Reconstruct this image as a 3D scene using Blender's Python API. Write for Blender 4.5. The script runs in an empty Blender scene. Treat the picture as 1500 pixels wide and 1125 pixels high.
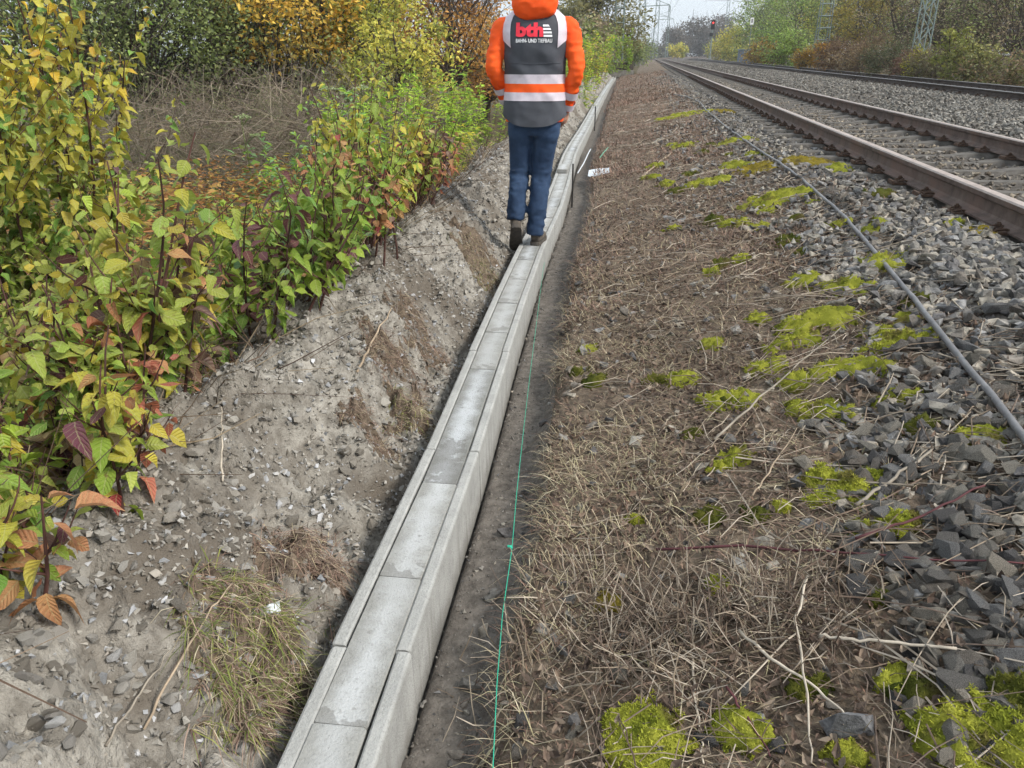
import bpy, bmesh, math, random
import numpy as np
from mathutils import Vector, Matrix, noise as mnoise

random.seed(7)
RNG = np.random.default_rng(7)
scene = bpy.context.scene
COL = scene.collection

# ------------------------------------------------------------------ camera, sky, sun, exposure
CAM_H = 1.29
F_PX = 1127.0
PITCH = math.atan((562.5 - 80.0) / F_PX)
cam_data = bpy.data.cameras.new('camera')
cam_data.sensor_fit = 'HORIZONTAL'
cam_data.sensor_width = 36.0
cam_data.lens = 36.0 * F_PX / 1500.0
cam_data.clip_start = 0.02
cam_data.clip_end = 4000.0
cam = bpy.data.objects.new('camera', cam_data)
cam.location = (0, 0, CAM_H)
cam.rotation_euler = (math.pi / 2 - PITCH, 0, 0)
COL.objects.link(cam)
scene.camera = cam

SUN_EL, SUN_AZ = math.radians(43), math.radians(118)     # azimuth from +Y, clockwise seen from above
world = bpy.data.worlds.new('World')
scene.world = world
world.use_nodes = True
wn, wl = world.node_tree.nodes, world.node_tree.links
wn.clear()
w_out = wn.new('ShaderNodeOutputWorld')
w_bg = wn.new('ShaderNodeBackground')
w_sky = wn.new('ShaderNodeTexSky')
w_sky.sky_type = 'NISHITA'
w_sky.sun_disc = False
w_sky.sun_elevation = SUN_EL
w_sky.sun_rotation = SUN_AZ
w_sky.dust_density = 4.0
w_mix = wn.new('ShaderNodeMixRGB')
w_mix.inputs['Fac'].default_value = 0.86                     # an even overcast deck over the blue
w_mix.inputs['Color2'].default_value = (7.4, 8.2, 8.9, 1)
wl.new(w_sky.outputs['Color'], w_mix.inputs['Color1'])
wl.new(w_mix.outputs['Color'], w_bg.inputs['Color'])
w_bg.inputs['Strength'].default_value = 0.05
wl.new(w_bg.outputs['Background'], w_out.inputs['Surface'])

sun_data = bpy.data.lights.new('sun', 'SUN')
sun_data.energy = 1.5
sun_data.angle = math.radians(16)
sun_data.color = (1.0, 0.95, 0.87)
sun = bpy.data.objects.new('sun', sun_data)
sd = Vector((math.sin(SUN_AZ) * math.cos(SUN_EL), math.cos(SUN_AZ) * math.cos(SUN_EL), math.sin(SUN_EL)))
sun.rotation_euler = sd.to_track_quat('Z', 'Y').to_euler()
sun.location = (-20, -10, 30)
COL.objects.link(sun)

scene.view_settings.view_transform = 'Standard'
scene.view_settings.look = 'None'
scene.view_settings.gamma = 1.0
scene.view_settings.use_curve_mapping = False
scene.view_settings.exposure = 1.42
scene.cycles.max_bounces = 4
scene.cycles.diffuse_bounces = 2
scene.cycles.glossy_bounces = 2
scene.cycles.transmission_bounces = 4
scene.cycles.transparent_max_bounces = 6
scene.cycles.volume_bounces = 0
scene.cycles.use_adaptive_sampling = True
scene.cycles.adaptive_threshold = 0.03
scene.cycles.use_denoising = True

# ------------------------------------------------------------------ small helpers
def pn(x, y, seed=0):
    """2-D gradient noise, about -1..1, vectorised."""
    x = np.asarray(x, float); y = np.asarray(y, float)
    xi = np.floor(x).astype(np.int64); yi = np.floor(y).astype(np.int64)
    xf = x - xi; yf = y - yi
    def g(ix, iy, dx, dy):
        h = (ix * 374761393 + iy * 668265263 + seed * 1442695041) & 0x7fffffff
        h = ((h ^ (h >> 13)) * 1274126177) & 0x7fffffff
        a = (h ^ (h >> 16)) % 6283 / 1000.0
        return np.cos(a) * dx + np.sin(a) * dy
    u = xf * xf * xf * (xf * (xf * 6 - 15) + 10); v = yf * yf * yf * (yf * (yf * 6 - 15) + 10)
    n00 = g(xi, yi, xf, yf); n10 = g(xi + 1, yi, xf - 1, yf)
    n01 = g(xi, yi + 1, xf, yf - 1); n11 = g(xi + 1, yi + 1, xf - 1, yf - 1)
    return 1.5 * ((n00 * (1 - u) + n10 * u) * (1 - v) + (n01 * (1 - u) + n11 * u) * v)

def fbm(x, y, seed=0, oct=3):
    s = 0; a = 1.0; t = 0
    for k in range(oct):
        s = s + a * pn(x * 2 ** k, y * 2 ** k, seed + k * 17); t += a; a *= 0.5
    return s / t

def smooth(a, b, x):
    t = np.clip((np.asarray(x, float) - a) / (b - a), 0, 1)
    return t * t * (3 - 2 * t)

def tag(o, label=None, cat=None, group=None, kind=None):
    if label: o['label'] = label
    if cat: o['category'] = cat
    if group: o['group'] = group
    if kind: o['kind'] = kind
    return o

def empty(name, loc, rz=0.0):
    o = bpy.data.objects.new(name, None)
    o.location = loc; o.rotation_euler = (0, 0, rz); o.empty_display_size = 0.1
    COL.objects.link(o)
    return o

def mesh_np(name, V, faces, mats=(), col=None, uv=None, smooth_sh=False, mat_idx=None):
    """faces: list of int arrays (n,k)."""
    me = bpy.data.meshes.new(name)
    V = np.asarray(V, np.float32)
    faces = [np.asarray(f, np.int32) for f in faces if len(f)]
    me.vertices.add(len(V)); me.vertices.foreach_set('co', V.ravel())
    loops = np.concatenate([f.ravel() for f in faces])
    sizes = np.concatenate([np.full(len(f), f.shape[1], np.int32) for f in faces])
    starts = np.concatenate([[0], np.cumsum(sizes)[:-1]]).astype(np.int32)
    me.loops.add(len(loops)); me.loops.foreach_set('vertex_index', loops)
    me.polygons.add(len(sizes)); me.polygons.foreach_set('loop_start', starts); me.polygons.foreach_set('loop_total', sizes)
    if mat_idx is not None: me.polygons.foreach_set('material_index', np.asarray(mat_idx, np.int32))
    for m in mats: me.materials.append(m)
    me.update(calc_edges=True)
    me.polygons.foreach_set('use_smooth', np.full(len(sizes), bool(smooth_sh)))
    if col is not None:
        a = me.attributes.new('Col', 'FLOAT_COLOR', 'POINT')
        c = np.ones((len(V), 4), np.float32); c[:, :3] = col
        a.data.foreach_set('color', c.ravel())
    if uv is not None:
        a = me.attributes.new('leafuv', 'FLOAT_VECTOR', 'POINT')
        c = np.zeros((len(V), 3), np.float32); c[:, :2] = uv
        a.data.foreach_set('vector', c.ravel())
    return me

def obj(name, me, parent=None, loc=None):
    o = bpy.data.objects.new(name, me)
    COL.objects.link(o)
    if parent is not None: o.parent = parent
    if loc is not None: o.location = loc
    return o

class MB:
    """collects arrays, builds ONE mesh"""
    def __init__(self): self.V = []; self.F = {}; self.C = []; self.UV = []; self.n = 0
    def add(self, V, faces, col=None, uv=None):
        V = np.asarray(V, float).reshape(-1, 3)
        for f in faces:
            f = np.asarray(f)
            if f.size == 0: continue
            self.F.setdefault(f.shape[1], []).append(f + self.n)
        self.V.append(V)
        c = np.ones((len(V), 3)) * 0.5 if col is None else np.broadcast_to(np.asarray(col, float), (len(V), 3))
        self.C.append(c)
        self.UV.append(np.zeros((len(V), 2)) if uv is None else uv)
        self.n += len(V)
    def mesh(self, name, mats=(), smooth_sh=False, uv=False):
        return mesh_np(name, np.concatenate(self.V), [np.concatenate(v) for v in self.F.values()], mats,
                       np.concatenate(self.C), np.concatenate(self.UV) if uv else None, smooth_sh)
    def build(self, name, mat, parent=None, smooth_sh=False, uv=False):
        return obj(name, self.mesh(name, [mat], smooth_sh, uv), parent)

def tubes(P, R, sides=3, cap=False):
    """P (N,K,3) polylines, R (N,K) radii -> V, [quads(, caps)]"""
    P = np.asarray(P, float); R = np.asarray(R, float)
    N, K, _ = P.shape
    T = np.gradient(P, axis=1); T /= np.linalg.norm(T, axis=2, keepdims=True) + 1e-9
    ref = np.where(np.abs(T[:, :1, 2:3]) > 0.8, np.array([1.0, 0, 0]), np.array([0, 0, 1.0]))
    A = np.cross(T, np.broadcast_to(ref, T.shape)); A /= np.linalg.norm(A, axis=2, keepdims=True) + 1e-9
    B = np.cross(T, A)
    an = np.arange(sides) * 2 * np.pi / sides
    V = P[:, :, None] + R[:, :, None, None] * (np.cos(an)[:, None] * A[:, :, None] + np.sin(an)[:, None] * B[:, :, None])
    idx = np.arange(N * K * sides).reshape(N, K, sides)
    nx = np.roll(idx, -1, axis=2)
    Q = np.stack([idx[:, :-1], nx[:, :-1], nx[:, 1:], idx[:, 1:]], -1).reshape(-1, 4)
    F = [Q]
    if cap: F += [idx[:, 0, ::-1].reshape(N, sides), idx[:, -1].reshape(N, sides)]
    return V.reshape(-1, 3), F

def box(mb, c, s, rz=0.0, col=None, R=None):
    x, y, z = np.array(s) / 2
    V = np.array([[-x, -y, -z], [x, -y, -z], [x, y, -z], [-x, y, -z], [-x, -y, z], [x, -y, z], [x, y, z], [-x, y, z]])
    if R is None:
        R = np.array([[math.cos(rz), -math.sin(rz), 0], [math.sin(rz), math.cos(rz), 0], [0, 0, 1]])
    V = V @ np.asarray(R).T + np.array(c)
    mb.add(V, [np.array([[0, 3, 2, 1], [4, 5, 6, 7], [0, 1, 5, 4], [1, 2, 6, 5], [2, 3, 7, 6], [3, 0, 4, 7]])], col)

def rotmats(N, rng=RNG):
    q = rng.normal(size=(N, 4)); q /= np.linalg.norm(q, axis=1, keepdims=True)
    w, x, y, z = q.T
    return np.stack([1 - 2 * (y * y + z * z), 2 * (x * y - z * w), 2 * (x * z + y * w),
                     2 * (x * y + z * w), 1 - 2 * (x * x + z * z), 2 * (y * z - x * w),
                     2 * (x * z - y * w), 2 * (y * z + x * w), 1 - 2 * (x * x + y * y)], 1).reshape(N, 3, 3)

def yaw_tilt(N, tilt, rng=RNG):
    """random yaw, small random tilt"""
    a = rng.uniform(0, 2 * np.pi, N); t = rng.normal(0, tilt, N); s = rng.normal(0, tilt, N)
    Z = np.zeros(N); O = np.ones(N)
    Rz = np.stack([np.cos(a), -np.sin(a), Z, np.sin(a), np.cos(a), Z, Z, Z, O], 1).reshape(N, 3, 3)
    Rx = np.stack([O, Z, Z, Z, np.cos(t), -np.sin(t), Z, np.sin(t), np.cos(t)], 1).reshape(N, 3, 3)
    Ry = np.stack([np.cos(s), Z, np.sin(s), Z, O, Z, -np.sin(s), Z, np.cos(s)], 1).reshape(N, 3, 3)
    return Rz @ Rx @ Ry

def merge_inst(mb, bV, bF, M, L, col, uv=None):
    """instances of one template merged: M (N,3,3) incl. scale, L (N,3), col (N,3)"""
    N = len(L); n = len(bV)
    if N == 0: return
    V = np.einsum('nij,vj->nvi', M, bV) + L[:, None]
    F = []
    for f in bF:
        f = np.asarray(f)
        F.append((f[None] + (np.arange(N) * n)[:, None, None]).reshape(-1, f.shape[1]))
    mb.add(V.reshape(-1, 3), F, np.repeat(col, n, 0), None if uv is None else np.tile(uv, (N, 1)))

# ------------------------------------------------------------------ materials
def new_mat(name):
    m = bpy.data.materials.new(name); m.use_nodes = True
    nt = m.node_tree; b = nt.nodes['Principled BSDF']
    return m, nt, b

def mat(name, c1, c2=None, scale=6.0, rough=0.85, bump=0.0, bscale=60.0, metal=0.0, detail=6.0, spec=0.3, use_col=False, c3=None, scale3=1.0, coord='Object', colvar=0.3):
    """two- or three-tone noise material, optionally tinted by the Col attribute"""
    m, nt, b = new_mat(name); N, L = nt.nodes, nt.links
    b.inputs['Roughness'].default_value = rough; b.inputs['Metallic'].default_value = metal
    b.inputs['Specular IOR Level'].default_value = spec
    tc = N.new('ShaderNodeTexCoord')
    def nz(sc, det=detail):
        n = N.new('ShaderNodeTexNoise'); n.inputs['Scale'].default_value = sc; n.inputs['Detail'].default_value = det
        n.inputs['Roughness'].default_value = 0.65
        L.new(tc.outputs[coord], n.inputs['Vector']); return n
    src = None
    if use_col:
        at = N.new('ShaderNodeAttribute'); at.attribute_name = 'Col'
        mx = N.new('ShaderNodeMixRGB'); mx.blend_type = 'MULTIPLY'; mx.inputs['Fac'].default_value = 1.0
        n = nz(scale); mr = N.new('ShaderNodeMapRange')
        mr.inputs['From Min'].default_value = 0.3; mr.inputs['From Max'].default_value = 0.7
        mr.inputs['To Min'].default_value = 1 - colvar; mr.inputs['To Max'].default_value = 1 + colvar
        L.new(n.outputs['Fac'], mr.inputs['Value'])
        L.new(at.outputs['Color'], mx.inputs['Color1']); L.new(mr.outputs['Result'], mx.inputs['Color2'])
        src = mx.outputs['Color']
    elif c2 is not None:
        n = nz(scale); r = N.new('ShaderNodeValToRGB')
        r.color_ramp.elements[0].position = 0.33; r.color_ramp.elements[0].color = (*c1, 1)
        r.color_ramp.elements[1].position = 0.67; r.color_ramp.elements[1].color = (*c2, 1)
        L.new(n.outputs['Fac'], r.inputs['Fac']); src = r.outputs['Color']
        if c3 is not None:
            n3 = nz(scale3, 4.0); r3 = N.new('ShaderNodeValToRGB')
            r3.color_ramp.elements[0].position = 0.48; r3.color_ramp.elements[1].position = 0.62
            L.new(n3.outputs['Fac'], r3.inputs['Fac'])
            mx = N.new('ShaderNodeMixRGB'); mx.inputs['Color2'].default_value = (*c3, 1)
            L.new(r3.outputs['Color'], mx.inputs['Fac']); L.new(src, mx.inputs['Color1']); src = mx.outputs['Color']
    if src is not None: L.new(src, b.inputs['Base Color'])
    else: b.inputs['Base Color'].default_value = (*c1, 1)
    if bump > 0:
        n = nz(bscale, 5.0); bp = N.new('ShaderNodeBump'); bp.inputs['Strength'].default_value = 1.0
        bp.inputs['Distance'].default_value = bump
        L.new(n.outputs['Fac'], bp.inputs['Height']); L.new(bp.outputs['Normal'], b.inputs['Normal'])
    return m

def mat_leaf(name, transl=0.35, rough=0.5, veins=False, spec=0.35):
    m, nt, b = new_mat(name); N, L = nt.nodes, nt.links
    at = N.new('ShaderNodeAttribute'); at.attribute_name = 'Col'
    src = at.outputs['Color']
    b.inputs['Roughness'].default_value = rough; b.inputs['Specular IOR Level'].default_value = spec
    if veins:
        uv = N.new('ShaderNodeAttribute'); uv.attribute_name = 'leafuv'
        sp = N.new('ShaderNodeSeparateXYZ'); L.new(uv.outputs['Vector'], sp.inputs['Vector'])
        def math_(op, a, bb=None):
            n = N.new('ShaderNodeMath'); n.operation = op
            for i, v in enumerate((a, bb)):
                if v is None: continue
                if isinstance(v, (int, float)): n.inputs[i].default_value = v
                else: L.new(v, n.inputs[i])
            return n.outputs[0]
        ax = math_('ABSOLUTE', sp.outputs['X'])
        rib = math_('LESS_THAN', ax, 0.07)
        ph = math_('SUBTRACT', sp.outputs['Y'], math_('MULTIPLY', ax, 0.30))
        sn = math_('SINE', math_('MULTIPLY', ph, 40.0))
        side = math_('GREATER_THAN', sn, 0.90)
        vn = math_('MAXIMUM', rib, math_('MULTIPLY', side, 0.55))
        tc = N.new('ShaderNodeTexCoord')
        nz = N.new('ShaderNodeTexNoise'); nz.inputs['Scale'].default_value = 38.0; nz.inputs['Detail'].default_value = 4.0
        L.new(tc.outputs['Object'], nz.inputs['Vector'])
        oi = N.new('ShaderNodeObjectInfo')
        hs = N.new('ShaderNodeHueSaturation')
        L.new(math_('ADD', 0.485, math_('MULTIPLY', oi.outputs['Random'], 0.03)), hs.inputs['Hue'])
        L.new(math_('ADD', 0.62, math_('MULTIPLY', nz.outputs['Fac'], 0.76)), hs.inputs['Value'])
        L.new(src, hs.inputs['Color'])
        mx = N.new('ShaderNodeMixRGB'); mx.blend_type = 'MIX'
        L.new(math_('MULTIPLY', vn, 0.34), mx.inputs['Fac'])
        L.new(hs.outputs['Color'], mx.inputs['Color1']); mx.inputs['Color2'].default_value = (0.55, 0.55, 0.28, 1)
        src = mx.outputs['Color']
        nb_ = N.new('ShaderNodeTexNoise'); nb_.inputs['Scale'].default_value = 4.5; nb_.inputs['Detail'].default_value = 5.0
        va = N.new('ShaderNodeVectorMath'); va.operation = 'ADD'; cb = N.new('ShaderNodeCombineXYZ'); L.new(math_('MULTIPLY', oi.outputs['Random'], 50.0), cb.inputs['Z'])
        L.new(tc.outputs['Object'], va.inputs[0]); L.new(cb.outputs[0], va.inputs[1]); L.new(va.outputs[0], nb_.inputs['Vector'])
        rim = math_('MULTIPLY', math_('POWER', ax, 5.0), 0.16)
        sp2 = N.new('ShaderNodeMapRange'); sp2.interpolation_type = 'SMOOTHSTEP'; sp2.inputs['From Min'].default_value = 0.60; sp2.inputs['From Max'].default_value = 0.72
        L.new(math_('ADD', nb_.outputs['Fac'], rim), sp2.inputs['Value'])
        mb_ = N.new('ShaderNodeMixRGB'); L.new(math_('MULTIPLY', sp2.outputs['Result'], 0.65), mb_.inputs['Fac']); L.new(src, mb_.inputs['Color1']); mb_.inputs['Color2'].default_value = (0.17, 0.085, 0.04, 1)
        src = mb_.outputs['Color']
        bp = N.new('ShaderNodeBump'); bp.inputs['Distance'].default_value = 0.004; bp.inputs['Strength'].default_value = 0.7
        L.new(math_('ADD', math_('MULTIPLY', sn, -0.3), nz.outputs['Fac']), bp.inputs['Height']); L.new(bp.outputs['Normal'], b.inputs['Normal'])
    L.new(src, b.inputs['Base Color'])
    tr = N.new('ShaderNodeBsdfTranslucent'); L.new(src, tr.inputs['Color'])
    ms = N.new('ShaderNodeMixShader'); ms.inputs['Fac'].default_value = transl
    L.new(b.outputs[0], ms.inputs[1]); L.new(tr.outputs[0], ms.inputs[2])
    L.new(ms.outputs[0], N['Material Output'].inputs['Surface'])
    return m

def mat_concrete(name, base, pale, damp, lid=False):
    """cast concrete: pores, blotches, drip streaks on the sides; lids with a chalky bloom along the middle and damp ends"""
    m, nt, b = new_mat(name); N, L = nt.nodes, nt.links
    b.inputs['Roughness'].default_value = 0.86; b.inputs['Specular IOR Level'].default_value = 0.25
    tc = N.new('ShaderNodeTexCoord'); oi = N.new('ShaderNodeObjectInfo')
    vm = N.new('ShaderNodeVectorMath'); vm.operation = 'ADD'
    cx = N.new('ShaderNodeCombineXYZ')
    mu = N.new('ShaderNodeMath'); mu.operation = 'MULTIPLY'; mu.inputs[1].default_value = 37.0
    L.new(oi.outputs['Random'], mu.inputs[0]); L.new(mu.outputs[0], cx.inputs['X']); L.new(mu.outputs[0], cx.inputs['Z'])
    L.new(tc.outputs['Object'], vm.inputs[0]); L.new(cx.outputs[0], vm.inputs[1])
    def nz(sc, det=6.0, vec=None):
        n = N.new('ShaderNodeTexNoise'); n.inputs['Scale'].default_value = sc; n.inputs['Detail'].default_value = det
        n.inputs['Roughness'].default_value = 0.62
        L.new(vec or vm.outputs[0], n.inputs['Vector']); return n.outputs['Fac']
    def ramp(src, a, bb):
        r = N.new('ShaderNodeMapRange'); r.interpolation_type = 'SMOOTHSTEP'
        r.inputs['From Min'].default_value = a; r.inputs['From Max'].default_value = bb
        L.new(src, r.inputs['Value']); return r.outputs['Result']
    def mixc(fac, c1, c2, mode='MIX'):
        mx = N.new('ShaderNodeMixRGB'); mx.blend_type = mode
        for i, v in (('Color1', c1), ('Color2', c2)):
            if isinstance(v, tuple): mx.inputs[i].default_value = (*v, 1)
            else: L.new(v, mx.inputs[i])
        if isinstance(fac, float): mx.inputs['Fac'].default_value = fac
        else: L.new(fac, mx.inputs['Fac'])
        return mx.outputs['Color']
    def m2(op, a, c):
        n = N.new('ShaderNodeMath'); n.operation = op; n.use_clamp = True
        for i, v in enumerate((a, c)):
            if isinstance(v, float): n.inputs[i].default_value = v
            else: L.new(v, n.inputs[i])
        return n.outputs[0]
    c = mixc(ramp(nz(7.0), 0.3, 0.7), base, tuple(0.78 * k for k in base))
    c = mixc(m2('MULTIPLY', ramp(nz(120.0, 3.0), 0.52, 0.72), 0.5), c, tuple(0.5 * k for k in base))
    c = mixc(m2('MULTIPLY', ramp(nz(34.0, 5.0), 0.50, 0.68), 0.45), c, tuple(0.66 * k for k in base))
    sx = N.new('ShaderNodeSeparateXYZ'); L.new(tc.outputs['Object'], sx.inputs[0])
    if lid:
        ab = N.new('ShaderNodeMath'); ab.operation = 'ABSOLUTE'; L.new(sx.outputs['X'], ab.inputs[0])
        mid = N.new('ShaderNodeMapRange'); mid.inputs['From Min'].default_value = 0.058; mid.inputs['From Max'].default_value = 0.004
        L.new(ab.outputs[0], mid.inputs['Value'])
        w = m2('ADD', nz(9.0), m2('MULTIPLY', mid.outputs['Result'], 0.42))
        c = mixc(m2('MULTIPLY', ramp(w, 0.50, 0.98), 0.85), c, pale)
        dn = N.new('ShaderNodeMapRange'); dn.inputs['From Min'].default_value = -0.11; dn.inputs['From Max'].default_value = -0.26
        L.new(sx.outputs['Y'], dn.inputs['Value'])
        w2 = m2('ADD', nz(13.0, 3.0), m2('MULTIPLY', dn.outputs['Result'], 0.22))
        c = mixc(m2('MULTIPLY', ramp(w2, 0.64, 0.69), 0.6), c, damp)
        c = mixc(m2('MULTIPLY', ramp(nz(90.0, 4.0), 0.54, 0.70), 0.42), c, tuple(0.55 * k for k in base))
        gr = ramp(nz(1.2, 2.0), 0.42, 0.6)
        c = mixc(m2('MULTIPLY', gr, 0.35), c, tuple(0.8 * k for k in base))
    else:
        mp = N.new('ShaderNodeMapping'); mp.inputs['Scale'].default_value = (1, 26, 1.6)
        L.new(vm.outputs[0], mp.inputs['Vector'])
        st = ramp(nz(1.0, 5.0, mp.outputs['Vector']), 0.48, 0.7)
        zz = N.new('ShaderNodeMapRange'); zz.inputs['From Min'].default_value = -0.005; zz.inputs['From Max'].default_value = -0.10
        L.new(sx.outputs['Z'], zz.inputs['Value'])
        c = mixc(m2('MULTIPLY', st, m2('MULTIPLY', zz.outputs['Result'], 0.55)), c, damp)
        bt = N.new('ShaderNodeMapRange'); bt.inputs['From Min'].default_value = -0.13; bt.inputs['From Max'].default_value = -0.2
        L.new(sx.outputs['Z'], bt.inputs['Value'])
        c = mixc(m2('MULTIPLY', bt.outputs['Result'], m2('MULTIPLY', nz(14.0), 0.9)), c, (0.12, 0.105, 0.085))
    L.new(c, b.inputs['Base Color'])
    bp = N.new('ShaderNodeBump'); bp.inputs['Distance'].default_value = 0.004; bp.inputs['Strength'].default_value = 0.9
    L.new(nz(160.0, 4.0), bp.inputs['Height']); L.new(bp.outputs['Normal'], b.inputs['Normal'])
    return m

M = {}
M['soil'] = mat('spoil_soil', (0.15, 0.134, 0.112), (0.42, 0.392, 0.345), 15.0, 0.95, 0.026, 36.0, c3=(0.15, 0.128, 0.104), scale3=1.7)
M['trench'] = mat('trench_soil', (0.085, 0.074, 0.064), (0.20, 0.178, 0.155), 22.0, 0.95, 0.010, 70.0)
M['verge'] = mat('litter_soil', (0.06, 0.044, 0.032), (0.22, 0.17, 0.122), 30.0, 0.95, 0.012, 60.0)
M['bed'] = mat('ballast_dust', (0.045, 0.038, 0.032), (0.14, 0.122, 0.104), 20.0, 0.95, 0.025, 28.0)
M['field'] = mat('rough_field', (0.045, 0.048, 0.02), (0.13, 0.09, 0.045), 2.2, 0.95, 0.03, 20.0)
M['stone'] = mat('crushed_stone', None, scale=26.0, rough=0.9, bump=0.010, bscale=42.0, use_col=True, colvar=0.7)
M['pebble'] = mat('pebble_stone', None, scale=30.0, rough=0.85, bump=0.002, bscale=120.0, use_col=True, colvar=0.25)
M['trough'] = mat_concrete('trough_concrete', (0.415, 0.413, 0.395), (0.6, 0.62, 0.64), (0.20, 0.19, 0.17))
M['lid'] = mat_concrete('lid_concrete', (0.345, 0.342, 0.322), (0.50, 0.51, 0.515), (0.18, 0.175, 0.162), lid=True)
M['lid_wet'] = mat_concrete('damp_lid_concrete', (0.27, 0.27, 0.255), (0.52, 0.54, 0.56), (0.16, 0.155, 0.145), lid=True)
M['rail'] = mat('rusty_rail_steel', (0.080, 0.058, 0.049), (0.175, 0.132, 0.113), 9.0, 0.8, 0.002, 60.0, c3=(0.16, 0.105, 0.085), scale3=3.0)
M['railtop'] = mat('worn_rail_head', (0.28, 0.222, 0.19), (0.43, 0.36, 0.32), 14.0, 0.5, 0.001, 60.0, spec=0.5)
M['rail2'] = mat('dark_rail_steel', (0.04, 0.03, 0.026), (0.09, 0.07, 0.06), 5.0, 0.8)
M['railtop2'] = mat('polished_rail_head', (0.20, 0.185, 0.175), (0.29, 0.275, 0.265), 12.0, 0.4, metal=0.3)
M['sleeper'] = mat('sleeper_concrete', (0.066, 0.059, 0.052), (0.155, 0.142, 0.127), 12.0, 0.92, 0.004, 50.0)
M['clip'] = mat('rusty_clip_steel', (0.05, 0.032, 0.024), (0.13, 0.08, 0.055), 30.0, 0.85)
M['bark'] = mat('bark', (0.045, 0.034, 0.026), (0.12, 0.10, 0.08), 12.0, 0.95, 0.01, 20.0)
M['stem'] = mat('shrub_stem', None, scale=20.0, rough=0.8, use_col=True, colvar=0.3)
M['dry'] = mat('dry_grass', None, scale=30.0, rough=0.85, use_col=True, colvar=0.25)
M['leaf'] = mat_leaf('veined_leaf', 0.33, 0.45, True)
M['foliage'] = mat_leaf('foliage', 0.42, 0.6)
M['litter'] = mat_leaf('dead_leaf', 0.12, 0.75)
M['moss'] = mat_leaf('moss', 0.2, 0.9, spec=0.05)
_n, _l = M['moss'].node_tree.nodes, M['moss'].node_tree.links
_t = _n.new('ShaderNodeTexNoise'); _t.inputs['Scale'].default_value = 260.0; _t.inputs['Detail'].default_value = 4.0; _c = _n.new('ShaderNodeTexCoord'); _l.new(_c.outputs['Object'], _t.inputs['Vector'])
_b = _n.new('ShaderNodeBump'); _b.inputs['Distance'].default_value = 0.006; _l.new(_t.outputs['Fac'], _b.inputs['Height']); _l.new(_b.outputs['Normal'], _n['Principled BSDF'].inputs['Normal'])
M['steel'] = mat('galvanised_steel', (0.17, 0.215, 0.20), (0.29, 0.345, 0.325), 8.0, 0.6, metal=0.1)
M['darksteel'] = mat('dark_bar_steel', (0.018, 0.017, 0.018), (0.05, 0.045, 0.042), 30.0, 0.55, metal=0.4)
M['pipe'] = mat('grey_plastic_conduit', (0.11, 0.108, 0.112), (0.22, 0.216, 0.22), 9.0, 0.45, 0.0006, 80.0)
M['string'] = mat('green_line', (0.03, 0.42, 0.27), rough=0.7)
M['orange'] = mat('orange_softshell', (0.90, 0.085, 0.010), (0.98, 0.13, 0.018), 5.0, 0.75)
M['vest'] = mat('charcoal_cloth', (0.052, 0.056, 0.068), (0.078, 0.083, 0.098), 6.0, 0.7, 0.0006, 300.0)
M['silver'] = mat('reflective_tape', (0.56, 0.50, 0.56), (0.66, 0.60, 0.66), 20.0, 0.45)
M['denim'] = mat('dark_denim', (0.013, 0.030, 0.070), (0.040, 0.074, 0.145), 7.0, 0.85, 0.0006, 400.0)
M['shoe'] = mat('muddy_leather', (0.06, 0.05, 0.042), (0.17, 0.145, 0.12), 18.0, 0.9, 0.002, 60.0)
M['sole'] = mat('rubber_sole', (0.035, 0.032, 0.03), (0.11, 0.095, 0.08), 25.0, 0.9)
M['red'] = mat('red_print', (0.86, 0.045, 0.075), rough=0.6)
M['white'] = mat('white_print', (0.82, 0.82, 0.84), rough=0.6)
M['skin'] = mat('skin', (0.52, 0.30, 0.22), rough=0.55)
M['hair'] = mat('brown_hair', (0.02, 0.014, 0.01), (0.05, 0.034, 0.022), 60.0, 0.6)
M['sheet'] = mat('white_plastic_sheet', (0.62, 0.66, 0.70), rough=0.5)
M['strap'] = mat('green_strap', (0.10, 0.26, 0.17), rough=0.5)
M['paint'] = mat('white_sign_paint', (0.8, 0.8, 0.8), rough=0.5)
M['cabinet'] = mat('blue_grey_cabinet', (0.14, 0.17, 0.21), (0.20, 0.235, 0.28), 3.0, 0.6)
M['black'] = mat('black_housing', (0.012, 0.012, 0.013), rough=0.5)
M['footing'] = mat('old_concrete', (0.12, 0.11, 0.10), (0.30, 0.285, 0.26), 5.0, 0.95, 0.01, 30.0)
M['wire'] = mat('copper_wire', (0.05, 0.055, 0.055), rough=0.6)
mr_, nt_, b_ = new_mat('red_signal_light'); b_.inputs['Base Color'].default_value = (0.8, 0.02, 0.02, 1)
b_.inputs['Emission Color'].default_value = (1, 0.05, 0.04, 1); b_.inputs['Emission Strength'].default_value = 1.2
M['redlamp'] = mr_

# ------------------------------------------------------------------ where the lines of the place run
CH_Y = np.array([-30, 0, 1.43, 2.43, 3.43, 4.42, 5.53, 7.45, 9.28, 11.39, 15.23, 23.0, 33.85, 53.2, 60])
CH_X = np.array([-3.9, -.49, -.335, -.21, -.107, .003, .135, .40, .60, .83, 1.35, 2.38, 3.86, 6.60, 7.62])
def _pchip(xk, yk, x):
    h = np.diff(xk); d = np.diff(yk) / h
    m = np.concatenate([[d[0]], (d[:-1] * h[1:] + d[1:] * h[:-1]) / (h[1:] + h[:-1]), [d[-1]]])
    x = np.asarray(x, float); i = np.clip(np.searchsorted(xk, x) - 1, 0, len(h) - 1)
    t = (x - xk[i]) / h[i]
    r = ((2*t**3 - 3*t**2 + 1) * yk[i] + (t**3 - 2*t**2 + t) * h[i] * m[i] + (-2*t**3 + 3*t**2) * yk[i+1] + (t**3 - t**2) * h[i] * m[i+1])
    return r
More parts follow.
